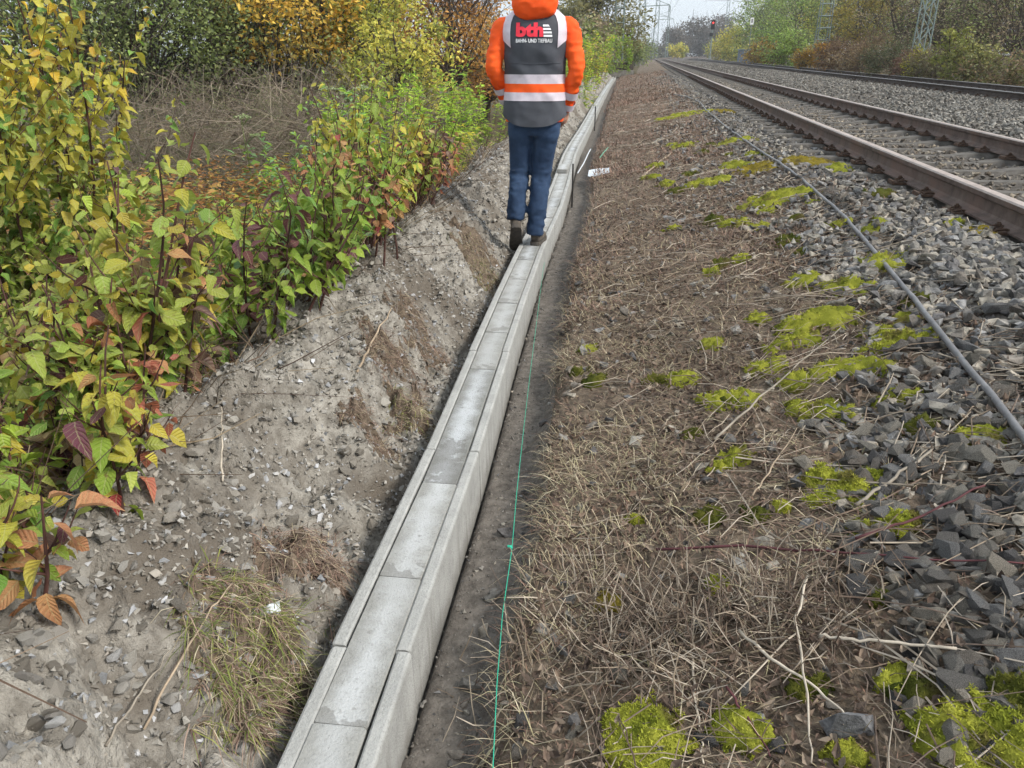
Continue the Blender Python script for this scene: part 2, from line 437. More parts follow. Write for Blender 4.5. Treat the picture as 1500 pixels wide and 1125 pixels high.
def xr(y):                     # left rail of the near track
    y = np.asarray(y, float)
    return 2.137 + 0.158 * y + np.maximum(0, np.minimum(y, 420) - 150) ** 2 / 1500 + np.maximum(0, y - 420) * 0.36
def xr2(y):                    # near rail of the far track
    y = np.asarray(y, float)
    return xr(y) + 5.75 + 0.016 * np.clip(y, 0, 80)
def xc(y):                     # centre line of the cable trough
    y = np.asarray(y, float)
    return np.where(y < 60, _pchip(CH_Y, CH_X, np.minimum(y, 60)), xr(y) - 4.0)

UL = np.array([-2000, -30, -8, -3.2, -1.85, -1.30, -.98, -.78, -.58, -.40, -.25, -.10])
ZL = np.array([-1.3, -1.25, -1.15, -.88, -.62, -.42, -.12, .22, .27, .12, -.09, -.17])
UR = np.array([.10, .27, .315, .36, .43]); ZR = np.array([-.19, -.185, -.13, -.05, -.03])
V2 = np.array([-1e4, -.2, 1.6, 3.0, 4.6, 6.2, 40, 3000]); 
def H(x, y):
    x = np.asarray(x, float); y = np.asarray(y, float)
    c = xc(y); r = xr(y); u = x - c; v = x - r; w = x - xr2(y)
    fade = 1 - smooth(54, 58, y)
    near = 1 - smooth(14, 40, y)
    ul = u + smooth(-.22, -.5, u) * (.17 * pn(y * .7, y * 0 + 3.3, 5) + .12 * pn(y * 2.1, x * 1.2, 6))
    zl = np.interp(ul, UL, ZL)
    mound = smooth(-1.5, -.92, u) * (1 - smooth(-.20, -.10, u))
    zl = zl + mound * (.13 * fbm(x * 1.7, y * 1.7, 11) + .17 * (.35 - np.abs(fbm(x * 3.4, y * 3.4, 12))) + .10 * (.32 - np.abs(fbm(x * 9, y * 9, 13))) + .026 * pn(x * 26, y * 26, 15))
    zl = zl + smooth(-1.6, -3, u) * .10 * fbm(x * .7, y * .7, 14)
    # right: trench, verge slope, track bed
    ue = np.maximum(r - c - .72, 1.0)
    t = np.clip((u - .43) / (ue - .43), 0, 1)
    rim = .035 * pn(y * 2.3, y * 0 + 1.7, 21)
    zr = np.interp(u + rim * smooth(.14, .2, u), UR, ZR)
    zr = np.where(u > .43, -.03 + .365 * (t ** 1.08), zr)
    vm = smooth(.34, .56, u) * (1 - smooth(-.9, -.55, v))
    zr = zr + vm * (.030 * fbm(x * 2.4, y * 2.4, 31) + .018 * fbm(x * 9, y * 9, 32)) + (1 - smooth(.31, .35, u)) * .008 * fbm(x * 18, y * 18, 33)
    bed = smooth(-.8, -.6, v)
    zr = np.where(v > -.72, .312 + .055 * (1 - smooth(5.6, 7.5, y)) * (1 - smooth(-.2, -.05, v)), zr) + bed * .010 * fbm(x * 7, y * 7, 34)
    mid = smooth(2.1, 2.9, v) * (1 - smooth(-1.0, -.5, w))
    zr = zr + mid * .055 + .03 * smooth(-.9, -.5, w) * (w < 2.3)
    zr = np.where(w > 2.3, np.interp(w, [2.3, 4.0, 5.5, 12, 60], [.34, -.15, -.35, -.3, .6]) + .08 * fbm(x * .8, y * .8, 35) * smooth(3, 6, w), zr)
    z = np.where(u < -.10, zl, np.where(u > .10, zr, -.235))
    # beyond the trough's end the slope simply runs on
    plain = np.where(u < .4, np.interp(u, [-2000, -30, -6, -2, .4], [-1.3, -1.25, -1.1, -.4, -.02]), zr)
    return z * fade + plain * (1 - fade)

def ray(px, py):
    a = (px - 750.0) / F_PX; b = (562.5 - py) / F_PX
    return np.array([a, math.cos(PITCH) + b * math.sin(PITCH), -math.sin(PITCH) + b * math.cos(PITCH)])
T_RAY = np.geomspace(.6, 400, 700)
def on_ground(px, py):
    """where a sight line meets the ground"""
    r = ray(px, py); o = np.array([0, 0, CAM_H]); P = o + r * T_RAY[:, None]
    g = P[:, 2] - H(P[:, 0], P[:, 1]); i = int(np.argmax(g < 0)) if (g < 0).any() else len(g) - 1
    i = max(i, 1); f = g[i - 1] / (g[i - 1] - g[i] + 1e-9); p = P[i - 1] * (1 - f) + P[i] * f
    return p
def gz(x, y): return float(H(x, y))

# ------------------------------------------------------------------ the ground, one continuous sheet cut into its surfaces
ucol = np.concatenate([-np.geomspace(1800, 12, 16), np.arange(-10, -4, .5), np.arange(-4, -1.7, .08), np.arange(-1.7, -.12, .021), [-.10, 0, .10],
                       np.arange(.12, .46, .016), np.arange(.46, 2.7, .026), np.arange(2.7, 5, .12), np.arange(5, 16, .3), np.geomspace(16.2, 1800, 22)])
yrow = [-4.0]
while yrow[-1] < 2200:
    yy = yrow[-1]; yrow.append(yy + (0.15 if yy < .4 else max(.024, .0065 * yy) if yy < 12 else .02 * yy))
yrow = np.array(yrow)
YY, UU = np.meshgrid(yrow, ucol, indexing='ij')
XX = xc(YY) + UU
ZZ = H(XX, YY)
gV = np.stack([XX, YY, ZZ], -1).reshape(-1, 3)
nr, ncu = YY.shape
gi = np.arange(nr * ncu).reshape(nr, ncu)
gQ = np.stack([gi[:-1, :-1], gi[:-1, 1:], gi[1:, 1:], gi[1:, :-1]], -1)
um = (ucol[:-1] + ucol[1:]) / 2
ym = (yrow[:-1] + yrow[1:]) / 2
UM = np.broadcast_to(um, (nr - 1, ncu - 1)); YM = np.broadcast_to(ym[:, None], UM.shape)
VM = UM + xc(YM) - xr(YM); WM = UM + xc(YM) - xr2(YM)
wig = .12 * pn(YM * 1.3, UM * 2, 41)
inb = YM < 56
zone = np.zeros(UM.shape, int)
zone[(UM > -1.04 + wig) & (UM < .0) & inb] = 1
zone[(UM >= .0) & (UM < .335 + wig * .25) & inb] = 2
zone[(UM >= .335 + wig * .25) & (VM < -1.05 + wig) & inb] = 3
zone[(VM >= -1.05 + wig) & (WM < 3.6)] = 4
zone[(VM >= -2.6) & (VM < 0) & (YM >= 56)] = 3
Z_NAMES = [('ground', 'rough low field with leaf litter stretching away on both sides', 'ground', 'field'),
           ('spoil_bank', 'bank of grey dug-out soil and grit left of the concrete trough', 'soil bank', 'soil'),
           ('trench', 'narrow dark earth trench along the open side of the concrete trough', 'trench', 'trench'),
           ('verge', 'sloping verge of dead grass, moss and litter between trench and track', 'verge', 'verge'),
           ('ballast_bed', 'grey crushed stone ballast bed carrying both railway tracks', 'ballast', 'bed')]
SET = {}
for zi, (nm, lab, cat, mk) in enumerate(Z_NAMES):
    q = gQ[zone == zi]
    ids, inv = np.unique(q.ravel(), return_inverse=True)
    me = mesh_np(nm, gV[ids], [inv.reshape(-1, 4)], [M[mk]], smooth_sh=True)
    SET[nm] = tag(obj(nm, me), lab, cat, kind='structure')

# ------------------------------------------------------------------ the concrete cable trough
ys_ = np.linspace(-4, 54, 6000); xs_ = xc(ys_)
S_ = np.concatenate([[0], np.cumsum(np.hypot(np.diff(xs_), np.diff(ys_)))])
def s_of_y(y): return float(np.interp(y, ys_, S_))
def p_of_s(s): return np.array([np.interp(s, S_, xs_), np.interp(s, S_, ys_)])

def ring_extrude(prof, rings, caps=True):
    """prof (n,2) x,z ; rings list of (y, shrink) -> V, faces"""
    prof = np.array(prof, float); n = len(prof); V = []
    cen = np.array([0, prof[:, 1].mean()])
    for (y, k) in rings:
        d = prof - cen; L = np.linalg.norm(d, axis=1, keepdims=True)
        p = prof - d / L * k
        V.append(np.stack([p[:, 0], np.full(n, y), p[:, 1]], 1))
    V = np.concatenate(V); idx = np.arange(len(V)).reshape(len(rings), n); nx = np.roll(idx, -1, 1)
    F = [np.stack([idx[:-1], nx[:-1], nx[1:], idx[1:]], -1).reshape(-1, 4)]
    if caps: F += [idx[:1], idx[-1:, ::-1]]
    return V, F

tprof = [(-.100, -.215), (.100, -.215), (.0975, -.009), (.0955, -.003), (.090, 0), (.067, 0), (.062, -.004), (.0615, -.042), (.047, -.044), (.044, -.175),
         (-.044, -.175), (-.047, -.044), (-.0615, -.042), (-.062, -.004), (-.067, 0), (-.090, 0), (-.0955, -.003), (-.0975, -.009)]
tV, tF = ring_extrude(tprof, [(-.4965, .004), (-.4935, .001), (-.489, 0), (.489, 0), (.4935, .001), (.4965, .004)])
trough_me = mesh_np('trough_segment', tV, tF, [M['trough']])
def lid_mesh(L, m):
    h = .0588
    pr = [(-h + .003, -.041), (h - .003, -.041), (h, -.006), (h - .003, -.0005), (-h + .003, -.0005), (-h, -.006)]
    V, F = ring_extrude(pr, [(-L / 2, .003), (-L / 2 + .003, 0), (L / 2 - .003, 0), (L / 2, .003)])
    return mesh_np('cover_slab', V, F, [m])
lid_me, lid_long, lid_wet = lid_mesh(.496, M['lid']), lid_mesh(.997, M['lid_wet']), lid_mesh(.496, M['lid_wet'])

trough = tag(empty('cable_trough', (*p_of_s(s_of_y(1.43)), 0)), 'long line of pale grey concrete cable trough with cover slabs, running beside the track', 'cable trough')
tr_loc = Vector(trough.location)
s0 = s_of_y(1.43); k0 = -int(s0 - .2); k1 = int(S_[-1] - s0 - .5)
for k in range(k0, k1):
    a, b = p_of_s(s0 + k), p_of_s(s0 + k + 1)
    c = (a + b) / 2; yaw = -math.atan2(b[0] - a[0], b[1] - a[1])
    o = obj('trough_segment', trough_me, trough)
    o.location = Vector((c[0] + random.uniform(-.002, .002), c[1], random.uniform(-.002, .002))) - tr_loc
    o.rotation_euler = (random.uniform(-.002, .002), random.uniform(-.006, .006), yaw + random.uniform(-.003, .003))
sl = s_of_y(1.203) - 6 * .5; k = 0
while sl < s_of_y(47):
    L = 1.0 if k == 8 else .5
    a, b = p_of_s(sl), p_of_s(sl + L); c = (a + b) / 2; yaw = -math.atan2(b[0] - a[0], b[1] - a[1])
    me = lid_long if L == 1.0 else (lid_wet if k in (13, 17, 26, 31) else lid_me)
    o = obj('cover_slab', me, trough)
    o.location = Vector((c[0], c[1], -.002 + random.uniform(-.003, .002))) - tr_loc
    o.rotation_euler = (random.uniform(-.003, .003), random.uniform(-.008, .008), yaw + random.uniform(-.004, .004))
    sl += L; k += 1
pz = p_of_s(s_of_y(9.6))
lo = tag(obj('loose_cover_slab', lid_me), 'loose concrete cover slab lying on top of the trough beside the dark steel pin', 'cover slab')
lo.location = (pz[0] - .012, pz[1], .044); lo.rotation_euler = (0, .006, -.135)

# ------------------------------------------------------------------ railway tracks
rprof = np.array([(-.0675, -.16), (.0675, -.16), (.0675, -.149), (.022, -.136), (.010, -.12), (.010, -.052), (.033, -.040), (.036, -.012), (.029, -.002), (.0, 0), (-.029, -.002),
                  (-.036, -.012), (-.033, -.040), (-.010, -.052), (-.010, -.12), (-.022, -.136), (-.0675, -.149)])
RAIL_Z = .537
ypath = np.concatenate([np.arange(-4, 150, 1.5), np.arange(150, 430, 8)])
def rail_mesh(fx, off, ms):
    x0 = fx(ypath); dx = np.gradient(x0, ypath); n = np.stack([1 / np.sqrt(1 + dx ** 2), -dx / np.sqrt(1 + dx ** 2)], 1)
    V = []
    for i in range(len(ypath)):
        q = rprof[:, 0] + off
        V.append(np.stack([x0[i] + n[i, 0] * q, ypath[i] + n[i, 1] * q, RAIL_Z + rprof[:, 1]], 1))
    V = np.concatenate(V); m = len(rprof); idx = np.arange(len(V)).reshape(-1, m); nx = np.roll(idx, -1, 1)
    F = np.stack([idx[:-1], nx[:-1], nx[1:], idx[1:]], -1)
    mi = np.zeros(F.shape[:2], int); mi[:, 7:11] = 1
    return mesh_np('rail', V, [F.reshape(-1, 4), idx[:1], idx[-1:, ::-1]], ms, mat_idx=np.concatenate([mi.ravel(), [0, 0]]))
G2 = 1.507
def sleeper_mesh():
    st = [(-1.2, .03, -.03), (-1.18, .0, -.012), (-.95, 0, 0), (-.56, 0, 0), (-.32, .012, -.034), (0, .014, -.040), (.32, .012, -.034), (.56, 0, 0), (.95, 0, 0), (1.18, .0, -.012), (1.2, .03, -.03)]
    V = []
    for (x, sh, dz) in st:
        V.append([(x, -.14 + sh, -.2), (x, -.135 + sh, -.09), (x, -.088 + sh, -.012 + dz), (x, -.078 + sh, dz), (x, .078 - sh, dz), (x, .088 - sh, -.012 + dz), (x, .135 - sh, -.09), (x, .14 - sh, -.2)])
    V = np.array(V).reshape(-1, 3); idx = np.arange(len(V)).reshape(-1, 8); nx = np.roll(idx, -1, 1)
    F = np.stack([idx[:-1], idx[1:], nx[1:], nx[:-1]], -1).reshape(-1, 4)
    return mesh_np('sleeper', V, [F, idx[:1], idx[-1:, ::-1]], [M['sleeper']])
sleeper_me = sleeper_mesh()
def clip_mesh():
    mb = MB()
    P = np.array([(-.015, -.050, .022), (.020, -.066, .034), (.055, -.060, .026), (.066, -.040, .014), (.050, -.022, .018), (.018, -.020, .036), (.004, 0, .040),
                  (.018, .020, .036), (.050, .022, .018), (.066, .040, .014), (.055, .060, .026), (.020, .066, .034), (-.015, .050, .022)])
    V, F = tubes(P[None], np.full((1, len(P)), .0085), 5, True); mb.add(V, F)
    box(mb, (.052, 0, .004), (.125, .155, .018)); box(mb, (.104, 0, .018), (.02, .15, .02))
    V, F = tubes(np.array([[(.034, 0, .01), (.034, 0, .03), (.034, 0, .05), (.034, 0, .068)]]), np.full((1, 4), .012), 6, True); mb.add(V, F)
    V, F = tubes(np.array([[(.034, 0, .044), (.034, 0, .058)]]), np.full((1, 2), .020), 6, True); mb.add(V, F)
    return mb.mesh('rail_clip', [M['clip']])
clip_me = clip_mesh()
def track(label, fx, y0, n_sl, n_clip, ms, sides):
    root = tag(empty('railway_track', (float(fx(4.0)), 4.0, 0)), label, 'railway track', 'railway tracks')
    off = Vector(root.location)
    for k in (0, G2):
        o = obj('rail', rail_mesh(fx, k, ms), root); o.location = -off
    y = y0; st = []
    for i in range(n_sl):
        d = float((fx(y + .1) - fx(y - .1)) / .2); c = 1 / math.sqrt(1 + d * d); yaw = -math.atan(d)
        n = np.array([c, -d * c])
        p = np.array([float(fx(y)), y]) + n * (G2 / 2)
        s = obj('sleeper', sleeper_me, root)
        s.location = Vector((p[0], p[1], RAIL_Z - .16 - .012 + random.uniform(-.006, .004))) - off
        s.rotation_euler = (0, random.uniform(-.004, .004), yaw + random.uniform(-.012, .012))
        if i < n_clip:
            for (xk, rz) in sides:
                cl = obj('rail_clip', clip_me, s)
                cl.location = (xk, random.uniform(-.01, .01), .010); cl.rotation_euler = (0, 0, rz); cl.scale = (.85, .85, .85)
        st.append((p, n)); y += .6 * c
    return root
e = .0675
IN1, OUT1, IN2, OUT2 = (-G2/2 + e, 0.0), (-G2/2 - e, math.pi), (G2/2 - e, math.pi), (G2/2 + e, 0.0)
Y1, Y2 = .75, 8.0
track('near railway track with brown rusty rails and exposed concrete sleepers', xr, Y1, 140, 62, [M['rail'], M['railtop']], (OUT1, IN1, IN2, OUT2))
track('far railway track with dark rails set level in clean grey ballast', xr2, Y2, 120, 80, [M['rail2'], M['railtop2']], (OUT1, IN2))

# ------------------------------------------------------------------ stones
def hull_stone(seed, npts, squash=(1, .8, .62)):
    r = np.random.default_rng(seed); p = r.normal(size=(npts, 3)); p /= (np.abs(p) ** 5).sum(1, keepdims=True) ** .2
    p *= r.uniform(.80, 1.06, (npts, 1)) * .86; p *= np.array(squash) * r.uniform(.85, 1.15, 3)
    bm = bmesh.new()
    for q in p: bm.verts.new(q)
    res = bmesh.ops.convex_hull(bm, input=bm.verts)
    bmesh.ops.delete(bm, geom=list({g for g in res['geom_interior'] + res['geom_unused'] if isinstance(g, bmesh.types.BMVert)}), context='VERTS')
    bmesh.ops.triangulate(bm, faces=bm.faces)
    bm.verts.index_update()
    V = np.array([v.co[:] for v in bm.verts]); F = np.array([[v.index for v in f.verts] for f in bm.faces])
    bm.free()
    return V, F
STN = [hull_stone(100 + k, 13, (1.05, .78, .62)) for k in range(14)]
STF = [hull_stone(200 + k, 7) for k in range(8)]
STM = [hull_stone(250 + k, 10, (1.05, .78, .64)) for k in range(10)]
DARK = np.array([1.22, 1.16, 1.08]) * np.array([(.115, .113, .112), (.165, .163, .158), (.085, .085, .09), (.20, .195, .18), (.135, .125, .115), (.24, .225, .20), (.16, .165, .175)])
LIGHT = np.array([.74, .70, .645]) * np.array([(.26, .255, .245), (.34, .335, .32), (.19, .185, .18), (.30, .28, .255), (.40, .395, .38), (.23, .235, .235)])
PEB = np.array([(.36, .34, .31), (.46, .45, .44), (.28, .26, .235), (.52, .52, .53), (.40, .36, .31), (.33, .335, .345)])

def sleeper_clear(x, y, fx, y0):
    """False where a sleeper lies"""
    d = .158 if fx is xr else .174
    c = 1 / math.sqrt(1 + d * d)
    n = np.array([c, -d * c]); t = np.array([d * c, c])
    a0 = np.array([float(fx(y0)), y0]) + n * (G2 / 2)
    s = (x - a0[0]) * t[0] + (y - a0[1]) * t[1]; l = (x - a0[0]) * n[0] + (y - a0[1]) * n[1]
    ph = (s + .3) % .6 - .3
    on_sl = (np.abs(ph) < .115) & (np.abs(l) < 1.23)
    on_rail = (np.abs(np.abs(l) - G2 / 2) < .085)
    return ~(on_sl | on_rail)

def px_of(P):
    d = P - np.array([0, 0, CAM_H])
    f = d[:, 1] * math.cos(PITCH) - d[:, 2] * math.sin(PITCH); u = d[:, 1] * math.sin(PITCH) + d[:, 2] * math.cos(PITCH)
    return 750 + F_PX * d[:, 0] / f, 562.5 - F_PX * u / f, f

stP, stR, stC = [], [], []
def stones(N, y0, y1, fx, v0, v1, r0, r1, pal, dens=None, lift=.3, clear=None, ypow=1.0):
    y = y0 + (y1 - y0) * RNG.random(N) ** ypow; v = RNG.uniform(v0, v1, N); x = fx(y) + v
    k = np.ones(N, bool)
    if dens is not None: k &= RNG.random(N) < dens(x, y, v)
    if clear is not None: k &= sleeper_clear(x, y, *clear)
    x, y, v = x[k], y[k], v[k]; r = (r0 + (r1 - r0) * RNG.random(len(x)) ** 1.6) * 1.12
    z = H(x, y) + r * (lift + RNG.uniform(-.25, .3, len(x)))
    stP.append(np.stack([x, y, z], 1)); stR.append(r)
    stC.append(pal[RNG.integers(0, len(pal), len(x))] * RNG.uniform(.75, 1.2, (len(x), 1)))
def d_shoulder(x, y, v):
    e = -1.14 + .30 * pn(y * .8, x * .8, 51) + .45 * smooth(2.6, 1.0, y) * -1
    a = smooth(e - .28, e + .12, v)
    mid = smooth(4.4, 5.4, y) * (1 - smooth(9, 12, y))
    return a * (1 - .72 * mid)
stones(11500, .3, 5.5, xr, -2.1, -.08, .017, .042, DARK, d_shoulder, .3)
stones(1500, .3, 6.0, xr, -2.3, -.08, .032, .046, DARK, lambda x, y, v: d_shoulder(x, y, v) * .5, .2)
stones(4500, 5.5, 14, xr, -1.9, -.08, .018, .042, DARK, lambda x, y, v: .25 + .6 * smooth(-1.5, -.8, v) , .3)
stones(4000, 14, 42, xr, -1.8, -.08, .022, .045, DARK * 1.1, lambda x, y, v: .1 + .9 * smooth(-1.7, -.9, v), .3)
stones(5200, .5, 16, xr, .08, 1.42, .014, .034, DARK * np.array([1.05, .98, .9]), None, .25, (xr, Y1))
stones(3600, 16, 48, xr, .08, 1.42, .018, .036, DARK * np.array([1.05, .98, .9]), None, .25, (xr, Y1))
stones(9000, 4, 17, xr, 1.58, 5.2, .024, .048, LIGHT * .92, None, .45)
stones(6500, 17, 48, xr, 1.6, 5.4, .026, .055, LIGHT * .9, None, .5)
stones(3200, 48, 110, xr, 1.6, 5.6, .035, .07, LIGHT * .9, None, .5)
stones(6500, 9, 55, xr2, -1.5, -.08, .026, .050, LIGHT * .88, None, .55)
stones(1500, 9, 60, xr2, .1, 1.4, .026, .045, LIGHT * .8, None, .3)
stones(600, .6, 7, xr, -2.5, -1.2, .012, .03, DARK, None, .2)
stP = np.concatenate(stP); stR = np.concatenate(stR); stC = np.concatenate(stC)
px, py, dep = px_of(stP)
app = np.where((px > 0) & (px < 1500) & (py > 0) & (py < 1125), stR / dep, 0)
order = np.argsort(-app); big, rest = order[:300], order[300:]
variants = [mesh_np('ballast_stone', V * 1.0, [F], [M['stone']], col=np.repeat(DARK[k % len(DARK)][None], len(V), 0)) for k, (V, F) in enumerate(STN)]
RM = yaw_tilt(len(stP), .5)
for j, i in enumerate(big):
    o = obj('ballast_stone', variants[j % len(variants)], SET['ballast_bed'], stP[i])
    o.rotation_euler = Matrix(RM[i].tolist()).to_euler(); s = stR[i]; o.scale = (s * random.uniform(.95, 1.3), s, s * random.uniform(.85, 1.1))
mb = MB()
dep_r = dep[rest]
for grp, T in ((rest[dep_r < 4.2], STN), (rest[(dep_r >= 4.2) & (dep_r < 13)], STM), (rest[dep_r >= 13], STF)):
    kk = RNG.integers(0, len(T), len(grp))
    for t, (V, F) in enumerate(T):
        g = grp[kk == t]
        sc = np.stack([stR[g] * RNG.uniform(.95, 1.35, len(g)), stR[g], stR[g] * RNG.uniform(.85, 1.1, len(g))], 1)
        merge_inst(mb, V, [F], RM[g] * sc[:, None, :], stP[g], stC[g])
bs = mb.build('ballast_stone_layer', M['stone'], SET['ballast_bed']); bs['kind'] = 'stuff'

# ------------------------------------------------------------------ grit and pebbles on the spoil bank
def bank_pts(N, y0, y1, u0, u1, ypow=1.6):
    y = y0 + (y1 - y0) * RNG.random(N) ** ypow; u = RNG.uniform(u0, u1, N)
    return xc(y) + u, y, u
pbP, pbR, pbC, pbK = [], [], [], []
def pebbles(N, y0, y1, u0, u1, r0, r1, pal, clump=0.0, lift=.25, ypow=1.6, rp=2.2):
    x, y, u = bank_pts(N, y0, y1, u0, u1, ypow)
    if clump > 0:
        k = RNG.random(N) < smooth(clump - .15, clump + .25, pn(x * 2.6, y * 2.6, 61) + .25 * pn(x * 9, y * 9, 62))
        x, y, u = x[k], y[k], u[k]
    r = r0 + (r1 - r0) * RNG.random(len(x)) ** rp
    pbP.append(np.stack([x, y, H(x, y) + r * lift], 1)); pbR.append(r)
    ki = RNG.integers(0, len(pal), len(x)); pbK.append(ki + (0 if pal.mean() < .285 else 10))
    pbC.append(pal[ki] * RNG.uniform(.7, 1.1, (len(x), 1)))
SOILC = np.array([(.29, .265, .23), (.22, .198, .168), (.36, .335, .295), (.17, .152, .128), (.33, .31, .28)])
pebbles(26000, .3, 6.5, -1.1, -.10, .0035, .012, SOILC, rp=1.6, ypow=1.35)            # crumbs of soil
pebbles(5000, .3, 6.5, -1.05, -.14, .008, .026, SOILC * .95, rp=2.4, ypow=1.35, lift=.0)
pebbles(9000, 6.5, 16, -1.3, -.10, .006, .022, SOILC, rp=1.5)
pebbles(1900, .5, 7.5, -1.0, -.10, .005, .020, PEB * .8, rp=2.4)
pebbles(3800, .5, 6.0, -.60, -.10, .005, .017, PEB * .9, clump=.0, ypow=1.3)          # washed gravel beside the trough
pebbles(900, .5, 3.6, -.8, -.10, .008, .020, PEB, clump=.32, ypow=1.2, rp=1.8)
pebbles(2200, 6, 20, -1.15, -.10, .010, .030, PEB * .8)
pebbles(900, .4, 9, .11, .33, .003, .013, DARK * 1.1, ypow=1.2, lift=.2)
pebbles(4200, .4, 7, .11, .35, .002, .007, SOILC * .7, ypow=1.2, lift=.2)
pebbles(520, .5, 7.5, -.9, -.15, .014, .034, SOILC, rp=1.6, ypow=1.3, lift=-.1)       # clods
pebbles(160, 7.5, 20, -.95, -.15, .02, .05, SOILC, rp=1.6, lift=-.1)
pbP = np.concatenate(pbP); pbR = np.concatenate(pbR); pbC = np.concatenate(pbC); pbK = np.concatenate(pbK)
px, py, dep = px_of(pbP)
app = np.where((px > 0) & (px < 1500) & (py > 0) & (py < 1125) & (pbR > .009), pbR / dep, 0)
order = np.argsort(-app); big, rest = order[:300], order[300:]
PST = [hull_stone(300 + k, 16, (1, .82, .62)) for k in range(10)]
PSF = [hull_stone(400 + k, 6, (1, .85, .65)) for k in range(8)]
PSM = [hull_stone(450 + k, 9, (1, .82, .62)) for k in range(8)]
variants = {}
def pebble_me(k, t):
    if (k, t) not in variants:
        V, F = PST[t]; c = (PEB[(k - 10) % len(PEB)] * .85 if k >= 10 else SOILC[k % len(SOILC)])
        variants[(k, t)] = mesh_np('pebble', V, [F], [M['pebble']], col=np.repeat(c[None], len(V), 0))
    return variants[(k, t)]
RM = yaw_tilt(len(pbP), .45)
for j, i in enumerate(big):
    o = obj('pebble', pebble_me(int(pbK[i]), int(RNG.integers(0, 4))), SET['spoil_bank'], pbP[i])
    o.rotation_euler = Matrix(RM[i].tolist()).to_euler(); s = pbR[i]; o.scale = (s * 1.15, s, s)
mb = MB()
bigr = pbR[rest] > .012
for grp, T in ((rest[bigr], PSM), (rest[~bigr], PSF)):
    kk = RNG.integers(0, len(T), len(grp))
    for t, (V, F) in enumerate(T):
        g = grp[kk == t]; merge_inst(mb, V, [F], RM[g] * pbR[g][:, None, None], pbP[g], pbC[g])
gl = mb.build('grit_layer', M['pebble'], SET['spoil_bank']); gl['kind'] = 'stuff'
# one big white stone in front of the grass sod
P = on_ground(397, 908)
V, F = hull_stone(912, 16, (1, .8, .7))
wst = tag(obj('white_stone', mesh_np('white_stone', V * .034, [F], [M['pebble']], col=np.tile((.62, .66, .68), (len(V), 1))), None, (P[0], P[1], P[2] + .034)), 'bright white fist-sized stone beside the grassy sod near the trough', 'stone')

# ------------------------------------------------------------------ blades, dead leaves, twigs
def blades(mb, P, L, W, D, droop, col, bend=None):
    """P (N,3) base, L length, W width, D (N,3) unit direction, droop fraction, col (N,3)"""
    N = len(P); L = np.asarray(L)[:, None]; W = np.asarray(W)[:, None]
    side = np.cross(D, np.array([0, 0, 1.0])); nn = np.linalg.norm(side, axis=1, keepdims=True)
    ra = RNG.normal(size=(N, 3)); side = np.where(nn < .15, np.cross(D, ra), side); side /= np.linalg.norm(side, axis=1, keepdims=True) + 1e-9
    dz = np.zeros((N, 3)); dz[:, 2] = -1
    ho = np.stack([D[:, 0], D[:, 1], np.zeros(N)], 1)
    m = P + D * L * .5 + (ho * .05 + dz * .12 * np.asarray(droop)[:, None]) * L
    t = P + D * L * .9 + (ho * .25 + dz * .55) * np.asarray(droop)[:, None] * L
    V = np.stack([P - side * W * .5, P + side * W * .5, m - side * W * .42, m + side * W * .42, t], 1)
    b = (np.arange(N) * 5)[:, None]
    mb.add(V.reshape(-1, 3), [b + np.array([0, 1, 3, 2]), b + np.array([2, 3, 4])], np.repeat(col, 5, 0))

def dirs(N, zmin, zmax):
    a = RNG.uniform(0, 2 * np.pi, N); z = RNG.uniform(zmin, zmax, N); r = np.sqrt(np.maximum(0, 1 - z * z))
    return np.stack([r * np.cos(a), r * np.sin(a), z], 1)
def pick(pal, N, lo=.75, hi=1.2):
    pal = np.asarray(pal, float); return pal[RNG.integers(0, len(pal), N)] * RNG.uniform(lo, hi, (N, 1))

STRAW = [(.40, .335, .215), (.32, .26, .17), (.47, .41, .29), (.25, .195, .13), (.36, .32, .19)]
BROWN = [(.225, .145, .11), (.17, .108, .08), (.28, .185, .135), (.135, .085, .068), (.31, .22, .17)]
DEADL = [(.15, .108, .082), (.11, .08, .062), (.20, .148, .11), (.27, .215, .165), (.09, .066, .053), (.17, .115, .085)]
TWIG = [(.26, .205, .15), (.19, .145, .105), (.34, .285, .22), (.14, .10, .075), (.42, .36, .29), (.16, .12, .095)]

def verge_pts(N, y0, y1, t0, t1, ypow=1.5):
    y = y0 + (y1 - y0) * RNG.random(N) ** ypow; t = RNG.uniform(t0, t1, N)
    c = xc(y); g = xr(y) - c - 1.0
    x = c + .355 + t * (g - .355)
    return x, y, t

# moss cushions: where they sit (pixel of the centre on the slope, radius)
MG = [(.24, .27, .035), (.48, .485, .07)]; MD = [(.08, .10, .02), (.17, .17, .035)]; MY = [(.36, .28, .04), (.25, .20, .04)]
big_moss = [(1240, 720, .115, .040, 1.15, MG, 'largest bright yellow-green moss cushion, crossed by a thin branch on dark stones', 5200),
            (1316, 768, .055, .030, 1.1, MG, 'small round bright moss cushion just right of the largest one', 2200),
            (1312, 507, .105, .045, 1.2, MG, 'rounded bright moss cushion touching the grey conduit among stones', 3600),
            (1195, 603, .085, .030, 1.3, MG, 'ragged moss patch in mid slope between two other cushions and litter', 1300),
            (1440, 1085, .085, .040, 1.3, MG, 'bright moss at the lower right corner below a dark stone', 3600),
            (1482, 1030, .060, .045, 1.1, MD, 'dark olive moss hummock at the right edge of the foreground', 2200),
            (945, 1095, .085, .025, 1.4, MG, 'flat green moss under dry twigs at the bottom edge of the verge', 3200)]
